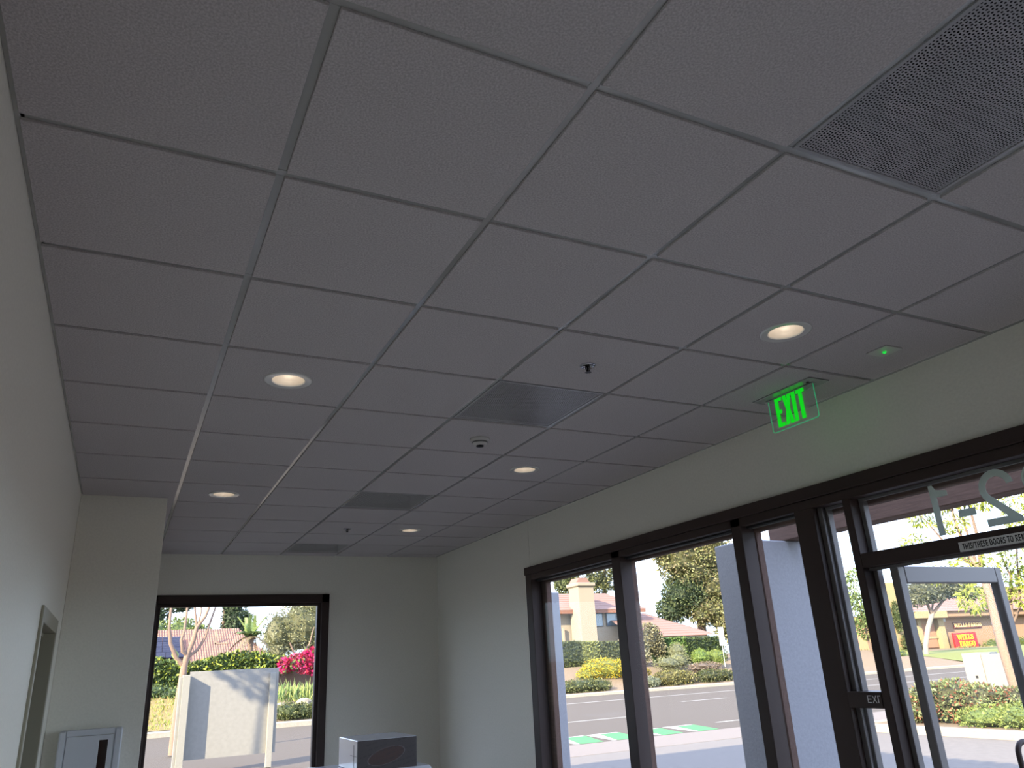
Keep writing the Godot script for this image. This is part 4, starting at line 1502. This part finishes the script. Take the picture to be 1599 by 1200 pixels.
	foliage(pn, [[V(44.6, 10.4, 70), Vector3(1.8, 1.7, 1.4)], [V(46.4, 10.8, 70), Vector3(1.5, 1.6, 1.2)], [V(47.8, 10.0, 70), Vector3(1.1, 1.0, 1.0)], [V(45.6, 9.2, 70), Vector3(1.7, 0.9, 1.2)]], [Color(0.26, 0.29, 0.18), Color(0.44, 0.46, 0.28), Color(0.53, 0.54, 0.37), Color(0.35, 0.39, 0.23)], 7000, 0.25, false)
	foliage(pn, [[V(41.9, 9.7, 70), Vector3(1.1, 1.2, 1.0)], [V(42.7, 10.3, 70), Vector3(0.8, 0.8, 0.8)]], [Color(0.24, 0.28, 0.17), Color(0.40, 0.44, 0.26), Color(0.49, 0.52, 0.33)], 2600, 0.24)
	trunk(pn, [[[V(46.5, 1.5, 70), V(46.8, 8, 70), V(47.2, 12.5, 70)], [0.35, 0.25, 0.12]], [[V(46.8, 9, 70), V(45.2, 10.8, 70)], [0.12, 0.06]]], M.bark_dark)
	shrub("small_tree", "small round olive-toned tree at the corner of the pale house", "tree", [[V(33.6, 3.0, 44.5), Vector3(1.0, 1.0, 0.4)], [V(32.9, 2.2, 44.5), Vector3(0.6, 0.8, 0.4)], [V(34.2, 2.4, 44.5), Vector3(0.55, 0.6, 0.4)]], [Color(0.32, 0.31, 0.22), Color(0.52, 0.51, 0.36), Color(0.59, 0.57, 0.44)], 2400, 0.16)
	# hedges and bushes of the planted bank
	var hg := thing("clipped_hedge", "tall clipped hedge under the chimney house", "hedge", V(29.5, 1.3, 46))
	for a in [[26.9, 28.65, 3.06, [Color(0.20, 0.24, 0.11), Color(0.33, 0.37, 0.21), Color(0.40, 0.43, 0.26)]], [28.7, 30.1, 3.0, [Color(0.45, 0.48, 0.27), Color(0.63, 0.66, 0.39), Color(0.56, 0.58, 0.34)]], [30.15, 32.2, 2.95, [Color(0.24, 0.26, 0.12), Color(0.40, 0.43, 0.26), Color(0.34, 0.37, 0.22)]]]:
		clip_hedge(hg, a[0], a[1], 1.2, a[2], 45.6, 46.8, a[3], 1300, 0.16)
	hg = thing("clipped_hedge", "bright and dark green hedge before the low pink roof", "hedge", V(37, 1.2, 45))
	for a in [[34.6, 37.0, 3.0, [Color(0.26, 0.36, 0.14), Color(0.41, 0.53, 0.28), Color(0.48, 0.59, 0.34)]], [37.0, 40.6, 2.95, [Color(0.16, 0.22, 0.11), Color(0.26, 0.33, 0.16), Color(0.33, 0.40, 0.25)]]]:
		clip_hedge(hg, a[0], a[1], 1.1, a[2], 44.8, 46.0, a[3], 1700, 0.18)
	shrub("yellow_bush", "mounded bush covered in yellow flowers in the left storefront window", "bush", [[V(28.6, 1.2, 43), Vector3(1.6, 0.66, 0.9)], [V(29.8, 1.1, 43), Vector3(0.9, 0.6, 0.7)], [V(27.4, 0.95, 42.8), Vector3(0.9, 0.4, 0.6)]], [Color(0.47, 0.48, 0.19), Color(0.84, 0.70, 0.12), Color(0.90, 0.76, 0.16), Color(0.46, 0.52, 0.26)], 3800, 0.11)
	shrub("low_bush", "low spreading green bush at the kerb left of the window mullion", "bush", [[V(25.3, 0.36, 40.5), Vector3(1.3, 0.42, 0.7)], [V(26.5, 0.32, 40.5), Vector3(0.9, 0.38, 0.6)], [V(24.2, 0.3, 40.5), Vector3(0.9, 0.36, 0.6)]], [Color(0.22, 0.26, 0.12), Color(0.37, 0.41, 0.24), Color(0.47, 0.49, 0.31)], 3000, 0.11)
	shrub("low_bush", "low pale grey-green bush at the kerb right of the window mullion", "bush", [[V(30.1, 0.32, 40.4), Vector3(0.8, 0.32, 0.6)]], [Color(0.44, 0.46, 0.34), Color(0.53, 0.57, 0.49)], 1100, 0.1)
	shrub("low_bush", "low mustard-green bush at the kerb before the round topiary bushes", "bush", [[V(31.9, 0.46, 40.5), Vector3(1.3, 0.46, 0.6)], [V(33.0, 0.42, 40.6), Vector3(1.0, 0.42, 0.6)]], [Color(0.34, 0.33, 0.17), Color(0.50, 0.49, 0.28), Color(0.57, 0.55, 0.34), Color(0.33, 0.35, 0.20)], 3000, 0.11)
	shrub("low_bush", "small mustard-green bush behind the pale grey-green bush", "bush", [[V(30.4, 0.9, 41.9), Vector3(1.0, 0.3, 0.45)]], [Color(0.44, 0.40, 0.14), Color(0.56, 0.50, 0.20)], 900, 0.11)
	shrub("low_bush", "low dark green bush at the kerb beside the grey stucco pillar", "bush", [[V(35.2, 0.42, 40.6), Vector3(1.1, 0.40, 0.6)], [V(36.4, 0.4, 40.6), Vector3(0.7, 0.36, 0.5)]], [Color(0.22, 0.25, 0.12), Color(0.35, 0.39, 0.23), Color(0.47, 0.47, 0.30)], 2200, 0.11)
	shrub("round_bush", "bright green ball bush left of the blank street sign", "bush", [[V(36.6, 1.62, 43), Vector3(0.62, 0.52, 0.55)]], [Color(0.37, 0.46, 0.20), Color(0.55, 0.63, 0.30), Color(0.50, 0.58, 0.27)], 1300, 0.09)
	shrub("round_bush", "bright green ball bush just behind the blank street sign post", "bush", [[V(38.0, 1.52, 43), Vector3(0.66, 0.52, 0.55)]], [Color(0.39, 0.46, 0.21), Color(0.57, 0.63, 0.32), Color(0.51, 0.58, 0.29)], 1300, 0.09)
	shrub("grey_bush", "straggly silver-green bush in the middle of the planted bank", "bush", [[V(33.4, 1.3, 42.5), Vector3(1.1, 0.45, 0.6)], [V(34.6, 1.45, 42.8), Vector3(0.8, 0.5, 0.5)], [V(35.1, 2.0, 43.6), Vector3(0.7, 0.6, 0.5)]], [Color(0.40, 0.41, 0.29), Color(0.56, 0.58, 0.44), Color(0.50, 0.51, 0.33)], 2400, 0.12, true, 0.3)
	shrub("brown_bush", "dry brownish low bush between the silver-green bush and the ball bushes", "bush", [[V(36.1, 0.98, 42.0), Vector3(1.3, 0.3, 0.5)]], [Color(0.43, 0.38, 0.32), Color(0.55, 0.49, 0.43)], 1000, 0.11)
	var sg := thing("street_sign", "blank white rectangular street sign on a thin post by the grey pillar", "sign", V(38.0, 0.9, 42.2))
	st = mk()
	tube(st, [Vector3.ZERO, Vector3(0.02, 2.6, 0)], [0.03, 0.03], 8)
	obj("post", st, M.metal_sign, sg)
	st = mk()
	cbox(st, Vector3(-0.24, 1.38, 0.03), Vector3(0.26, 2.62, 0.05), 0.004, Transform3D())
	obj("plate", st, M.metal_sign, sg)
	# seen in the slivers beside the door
	var tr := thing("street_tree", "leafy yellow-green tree between the bluish pillar edge and the broad post", "tree", V(55.3, 0.5, 50))
	foliage(tr, [[V(55.7, 7.6, 50), Vector3(1.5, 2.1, 1.2)], [V(55.9, 5.6, 50), Vector3(1.4, 1.5, 1.1)], [V(56.6, 9.2, 50), Vector3(1.2, 1.0, 1.0)]], [Color(0.36, 0.39, 0.22), Color(0.54, 0.56, 0.36), Color(0.45, 0.48, 0.27)], 2600, 0.3, false)
	trunk(tr, [[[V(55.6, 0.5, 50), V(55.7, 6, 50)], [0.2, 0.1]]], M.bark_dark)
	tr = thing("street_tree", "slender green tree seen through the narrow side light", "tree", V(55.6, 0.5, 45))
	foliage(tr, [[V(56.0, 6.2, 45), Vector3(1.0, 1.7, 0.9)], [V(55.6, 4.6, 45), Vector3(0.9, 1.3, 0.9)], [V(55.9, 3.3, 45), Vector3(0.7, 0.9, 0.7)]], [Color(0.35, 0.42, 0.23), Color(0.53, 0.60, 0.38), Color(0.44, 0.52, 0.29)], 2400, 0.26, false)
	trunk(tr, [[[V(56.3, 0.5, 45), V(56.0, 2.2, 45), V(55.8, 5, 45)], [0.14, 0.11, 0.06]]], M.bark_dark)
	shrub("bank_hedge", "long low green hedge across the street beyond the side light", "hedge", [[V(57, 0.9, 46), Vector3(1.6, 0.55, 0.6)], [V(60, 0.9, 46), Vector3(1.8, 0.55, 0.6)], [V(54.6, 1.2, 47), Vector3(1.3, 1.0, 0.8)]], [Color(0.32, 0.38, 0.18), Color(0.48, 0.54, 0.28)], 1800, 0.16)

func text(parent: Node3D, words: String, at: Vector3, height: float, stretch: float, m: Material, depth := 0.04) -> void:
	var f := SystemFont.new()
	f.font_names = PackedStringArray(["Droid Serif"])
	f.font_weight = 700
	var t := TextMesh.new()
	t.font = f
	t.text = words
	t.font_size = 32
	t.pixel_size = height / 23.0
	t.depth = depth
	var o := put("lettering", t, m, parent)
	o.transform = Transform3D(Basis.from_scale(Vector3(stretch, 1, 1)), at)

func build_bank_view() -> void:
	var h := thing("bank_building", "tan stucco bank building with a pink tile roof across the street", "building", V(86, 0.5, 60))
	var o := h.position
	var st := mk()
	box(st, 79.0 - o.x, 112.0 - o.x, 0.0, 4.6, -1.0, 10.0)
	obj("wall", st, M.bank_wall, h)
	# tall end wall at the left
	st = mk()
	prism(st, PackedVector2Array([Vector2(74.5, 0.3), Vector2(79.7, 0.3), Vector2(79.2, 8.3), Vector2(74.5, 8.3)]), Vector3(0, 0, -60.0), Vector3(1, 0, 0), Vector3(0, 1, 0), Vector3(0, 0, 1.6))
	var r := obj("end_wall", st, M.bank_pale, h)
	r.position = -o
	st = mk()
	for i in 7:
		var y0 := 5.08 + i * 0.26
		var d0 := 57.6 + i * 0.6
		quad(st, V(79.4, y0, d0), V(112, y0, d0), V(112, y0 + 0.22, d0 + 0.6), V(79.4, y0 + 0.22, d0 + 0.6), Vector3(0, 1, 1))
		quad(st, V(79.4, y0 - 0.04, d0), V(112, y0 - 0.04, d0), V(112, y0, d0), V(79.4, y0, d0), Vector3(0, 0, 1))
	r = obj("roof", st, M.roof_pink, h)
	r.position = -o
	st = mk()
	box(st, 79.6, 84.9, 4.32, 5.06, 57.5, 58.3, 0.02)
	r = obj("fascia", st, M.bank_pale, h)
	r.position = -o
	st = mk()
	box(st, 84.9, 112.0, 4.42, 5.06, 57.9, 58.7, 0.02)
	r = obj("fascia", st, M.bank_wall, h)
	r.position = -o
	st = mk()
	box(st, 79.6, 112.0, 4.3, 4.45, 58.2, 59.1)
	r = obj("soffit", st, M.bank_wall, h)
	r.position = -o
	st = mk()
	box(st, 95.5, 112.0, 6.6, 8.1, 61.5, 62.5)
	r = obj("parapet", st, M.bank_pale, h)
	r.position = -o
	st = mk()
	box(st, 80.9, 81.5, 0.5, 4.3, 58.6, 59.0)
	r = obj("pier", st, M.bank_pale, h)
	r.position = -o
	st = mk()
	box(st, 84.2, 85.2, 0.5, 4.3, 58.4, 59.0)
	r = obj("pier", st, M.bank_pale, h)
	r.position = -o
	st = mk()
	box(st, 81.7, 84.0, 1.2, 3.7, 58.85, 59.0)
	r = obj("window", st, M.bank_pink, h)
	r.position = -o
	st = mk()
	box(st, 81.6, 84.1, 2.15, 2.35, 58.75, 58.9)
	r = obj("sill_band", st, M.bank_pale, h)
	r.position = -o
	st = mk()
	box(st, 85.2, 85.75, 3.9, 4.32, 58.5, 59.0, 0.03)
	r = obj("wall_lamp", st, M.metal_sign, h)
	r.position = -o
	var s2 := thing("fascia_sign", "dark maroon wooden sign with cream serif lettering high on the bank wall", "sign", V(90.0, 3.46, 58.85))
	st = mk()
	cbox(st, Vector3(-2.5, -0.36, -0.1), Vector3(2.5, 0.36, 0.0), 0.03, Transform3D())
	obj("panel", st, M.sign_maroon, s2)
	text(s2, "WELLS FARGO", Vector3(0, 0, 0.03), 0.42, 1.15, M.sign_cream)
	var s1 := thing("monument_sign", "square red ground sign with yellow serif lettering before the bank", "sign", V(87.25, 0.75, 57.6))
	st = mk()
	cbox(st, Vector3(-2.0, 0.05, -0.3), Vector3(2.0, 1.86, 0.0), 0.03, Transform3D())
	obj("panel", st, M.sign_red, s1)
	text(s1, "WELLS", Vector3(-0.1, 1.36, 0.03), 0.52, 1.12, M.sign_yellow)
	text(s1, "FARGO", Vector3(0.05, 0.66, 0.03), 0.52, 1.08, M.sign_yellow)
	st = mk()
	box(st, -2.3, 2.3, -0.3, 0.05, -0.1, 0.5)
	obj("plinth", st, M.bank_pale, s1)
	shrub("bank_shrub", "low green shrubs under the red ground sign", "bush", [[V(85.0, 0.75, 56.2), Vector3(2.0, 0.4, 0.6)], [V(88.0, 0.70, 56.2), Vector3(2.0, 0.34, 0.6)], [V(92.3, 1.1, 57.5), Vector3(2.2, 0.62, 0.7)], [V(96.5, 1.0, 57), Vector3(2.4, 0.8, 0.7)]], [Color(0.32, 0.38, 0.18), Color(0.48, 0.54, 0.28), Color(0.54, 0.53, 0.33)], 3200, 0.17)
	shrub("wall_shrub", "dark shrub against the tall end wall of the bank", "bush", [[V(78.3, 1.7, 58.0), Vector3(1.4, 1.1, 0.6)], [V(77.2, 4.6, 58.2), Vector3(0.7, 1.6, 0.4)]], [Color(0.22, 0.27, 0.14), Color(0.37, 0.42, 0.26), Color(0.45, 0.47, 0.32)], 1700, 0.22)
	var t := thing("round_tree", "grey-green round crowned tree on the lawn before the bank", "tree", V(63.95, -0.1, 46))
	foliage(t, [[V(66.0, 6.2, 46), Vector3(2.3, 1.05, 1.4)], [V(68.6, 6.5, 46), Vector3(2.2, 0.95, 1.3)], [V(70.9, 6.5, 46), Vector3(1.8, 0.9, 1.2)], [V(72.3, 5.9, 46), Vector3(0.9, 0.6, 0.7)], [V(64.6, 5.6, 46), Vector3(1.0, 0.7, 0.9)], [V(68.0, 7.2, 46), Vector3(2.6, 0.8, 1.2)]], [Color(0.28, 0.29, 0.17), Color(0.42, 0.44, 0.34), Color(0.51, 0.52, 0.43), Color(0.35, 0.37, 0.26)], 5000, 0.26)
	trunk(t, [[[V(63.95, -0.1, 46), V(64.3, 1.5, 46), V(65.2, 3.0, 46), V(66.2, 4.2, 46)], [0.24, 0.22, 0.21, 0.2]]], M.bark_white)
	trunk(t, [[[V(66.1, 4.1, 46), V(65.9, 5.0, 46), V(65.3, 5.9, 46)], [0.15, 0.12, 0.08]]], M.bark_dark, "limb")
	trunk(t, [[[V(66.1, 4.1, 46), V(67.6, 5.0, 46), V(69.2, 5.9, 46)], [0.15, 0.12, 0.08]]], M.bark_dark, "limb")
	trunk(t, [[[V(66.1, 4.2, 46), V(66.7, 5.2, 46), V(67.0, 6.0, 46)], [0.1, 0.08, 0.06]]], M.bark_dark, "limb")
	var hy := thing("hydrant", "small yellow fire hydrant on the verge left of the round tree", "hydrant", V(64.2, 0.08, 47.2))
	st = mk()
	lathe(st, [Vector2(0.2, 0.0), Vector2(0.2, 0.08), Vector2(0.15, 0.1), Vector2(0.15, 0.55), Vector2(0.19, 0.58), Vector2(0.17, 0.68), Vector2(0.08, 0.76), Vector2(0.001, 0.8)], 14, Transform3D())
	obj("body", st, M.hydrant, hy)
	st = mk()
	tube(st, [Vector3(-0.24, 0.42, 0), Vector3(0.24, 0.42, 0)], [0.07, 0.07], 8)
	obj("outlet", st, M.hydrant, hy)
	# near island: cabinet, trees, shrubs
	var u := thing("utility_cabinet", "pale metal utility cabinet on the island beside the pink-barked tree", "utility box", V(20.0, 0.0, 11.75))
	st = mk()
	box(st, 0.0, 0.75, 0.0, 1.46, 0.12, 0.62, 0.015)
	obj("body", st, M.utility, u)
	st = mk()
	box(st, 0.02, 0.75, 0.05, 1.42, -0.40, 0.115, 0.01)
	obj("rear_bay", st, M.utility, u)
	st = mk()
	box(st, -0.012, 0.0, 0.86, 0.92, 0.30, 0.36, 0.003)
	obj("handle", st, M.dark, u)
	st = mk()
	box(st, -0.1, 0.9, -0.1, 0.5, -0.45, 0.66)
	obj("plinth", st, M.utility, u)
	var gl := [Color(0.51, 0.56, 0.18), Color(0.72, 0.76, 0.30), Color(0.63, 0.68, 0.25), Color(0.42, 0.48, 0.18)]
	t = thing("young_tree", "young street tree with a pinkish trunk and hanging leaves outside the open door", "tree", V(19.2, 0.0, 10.65))
	trunk(t, [[[V(19.2, 0.0, 10.62), V(19.1, 0.8, 10.62), V(19.0, 1.7, 10.6), V(19.0, 2.7, 10.58), V(19.0, 3.4, 10.62)], [0.135, 0.12, 0.11, 0.10, 0.085]]], M.bark_pale)
	trunk(t, [[[V(19, 3.3, 10.62), V(19, 3.8, 10.85), V(19, 4.5, 10.95), V(19, 5.4, 11.0)], [0.07, 0.05, 0.035, 0.02]]], M.bark_pale, "limb")
	trunk(t, [[[V(19, 3.3, 10.62), V(19, 4.2, 10.5), V(19, 5.4, 10.5)], [0.06, 0.04, 0.02]]], M.bark_dark, "limb")
	trunk(t, [[[V(19, 3.5, 10.8), V(19, 4.0, 11.3), V(19, 4.7, 11.7), V(19, 5.1, 12.0)], [0.045, 0.03, 0.02, 0.012]]], M.bark_dark, "limb")
	trunk(t, [[[V(19, 3.6, 10.7), V(19, 4.6, 10.75), V(19, 5.6, 10.7)], [0.03, 0.022, 0.015]]], M.bark_dark, "limb")
	var clumps := [[V(19, 4.2, 12.25), Vector3(0.3, 0.24, 0.36)], [V(19, 4.95, 11.85), Vector3(0.28, 0.26, 0.26)], [V(19, 5.15, 11.2), Vector3(0.3, 0.2, 0.42)], [V(19, 4.55, 11.05), Vector3(0.3, 0.16, 0.34)], [V(19, 5.3, 10.7), Vector3(0.3, 0.3, 0.36)], [V(19, 3.45, 11.75), Vector3(0.3, 0.2, 0.3)], [V(19, 3.5, 11.05), Vector3(0.3, 0.25, 0.26)], [V(19, 3.5, 10.4), Vector3(0.25, 0.2, 0.18)], [V(19, 5.2, 10.1), Vector3(0.4, 0.4, 0.35)], [V(19, 2.75, 11.0), Vector3(0.3, 0.3, 0.34)]]
	foliage(t, clumps, gl, 2600, 0.17, false, 0.22, 0.8)
	t = thing("young_tree", "thinner young tree with hanging leaves right of the open door leaf", "tree", V(22.0, 0.0, 12.0))
	trunk(t, [[[V(22.0, 0.0, 12.6), V(22, 1.4, 12.3), V(22, 2.1, 12.05), V(22, 2.7, 11.95), V(22, 3.5, 11.7)], [0.06, 0.055, 0.05, 0.045, 0.035]]], M.bark_pale)
	trunk(t, [[[V(22, 2.1, 12.05), V(22, 2.6, 11.7), V(22, 3.6, 11.5), V(22, 4.8, 11.2)], [0.035, 0.03, 0.025, 0.015]], [[V(22, 3.3, 11.75), V(22, 4.2, 11.9)], [0.03, 0.012]]], M.bark_dark, "limb")
	foliage(t, [[V(22, 3.3, 11.95), Vector3(0.35, 0.35, 0.36)], [V(22, 2.95, 11.55), Vector3(0.35, 0.4, 0.3)], [V(22, 3.9, 11.4), Vector3(0.4, 0.4, 0.4)], [V(22, 5.0, 11.0), Vector3(0.45, 0.5, 0.45)], [V(22, 4.6, 10.6), Vector3(0.4, 0.5, 0.45)], [V(22, 3.2, 11.1), Vector3(0.4, 0.4, 0.35)]], gl, 2200, 0.17, false, 0.22, 0.8)
	shrub("red_tipped_shrub", "red-tipped green shrub filling the island by the kerb outside the door", "bush", [[V(18.0, 0.42, 12.0), Vector3(0.6, 0.42, 0.5)], [V(18.0, 0.48, 11.4), Vector3(0.6, 0.44, 0.5)], [V(18.2, 0.42, 10.85), Vector3(0.6, 0.38, 0.45)], [V(18.6, 0.42, 10.4), Vector3(0.5, 0.3, 0.4)], [V(17.6, 0.28, 12.2), Vector3(0.4, 0.3, 0.4)]], [Color(0.31, 0.31, 0.20), Color(0.49, 0.53, 0.35), Color(0.56, 0.60, 0.41), Color(0.58, 0.36, 0.27), Color(0.42, 0.48, 0.30)], 6500, 0.085)
	shrub("ground_cover", "bright low green ground cover at the kerb right of the red-tipped shrub", "plant", [[V(17.7, 0.15, 10.4), Vector3(0.7, 0.26, 0.7)], [V(17.7, 0.2, 9.5), Vector3(0.7, 0.3, 0.7)], [V(18.6, 0.2, 9.9), Vector3(0.7, 0.26, 0.8)]], [Color(0.40, 0.46, 0.22), Color(0.55, 0.60, 0.31), Color(0.48, 0.54, 0.27)], 5000, 0.06)

# ------------------------------------------------------------------ assembly
func _ready() -> void:
	rng.seed = 20
	# camera
	var cam := Camera3D.new()
	cam.name = "camera"
	cam.fov = 54.14
	cam.near = 0.02
	cam.far = 400.0
	cam.transform = Transform3D(Basis(Vector3(0.89677044, -0.05066046, 0.4395865), Vector3(-0.11148766, 0.93550882, 0.33525176), Vector3(-0.42822106, -0.34965234, 0.83328864)), Vector3(0.3638, 1.7773, 1.1568))
	add_child(cam)
	cam.current = true
	# sky, sun, exposure
	var env := Environment.new()
	env.background_mode = Environment.BG_SKY
	var sky := Sky.new()
	var sm := ProceduralSkyMaterial.new()
	sm.sky_top_color = Color(0.585, 0.63, 0.755)
	sm.sky_horizon_color = Color(0.645, 0.715, 0.765)
	sm.sky_curve = 0.16
	sm.sky_energy_multiplier = 2.0
	sm.ground_horizon_color = Color(0.50, 0.47, 0.42)
	sm.ground_bottom_color = Color(0.42, 0.39, 0.35)
	sky.sky_material = sm
	env.sky = sky
	env.tonemap_mode = Environment.TONE_MAPPER_LINEAR
	env.tonemap_exposure = 1.97
	env.sdfgi_enabled = true
	env.ssao_enabled = true
	env.ssil_enabled = true
	var we := WorldEnvironment.new()
	we.name = "world"
	we.environment = env
	add_child(we)
	var sun := DirectionalLight3D.new()
	sun.name = "sun"
	sun.light_color = Color(1.0, 0.93, 0.81)
	sun.light_energy = 3.3
	sun.light_angular_distance = 0.55
	sun.sky_mode = DirectionalLight3D.SKY_MODE_LIGHT_ONLY
	sun.shadow_enabled = true
	add_child(sun)
	sun.look_at_from_position(Vector3.ZERO, Vector3(1.0, -0.58, -0.55), Vector3.UP)
	make_materials()
	build_shell()
	build_ceiling()
	build_storefront()
	build_far_window()
	build_building_outside()
	build_ground()
	build_grilles()
	build_ceiling_fittings()
	build_exit_sign()
	build_room_things()
	build_left_view()
	build_right_view()
	build_bank_view()
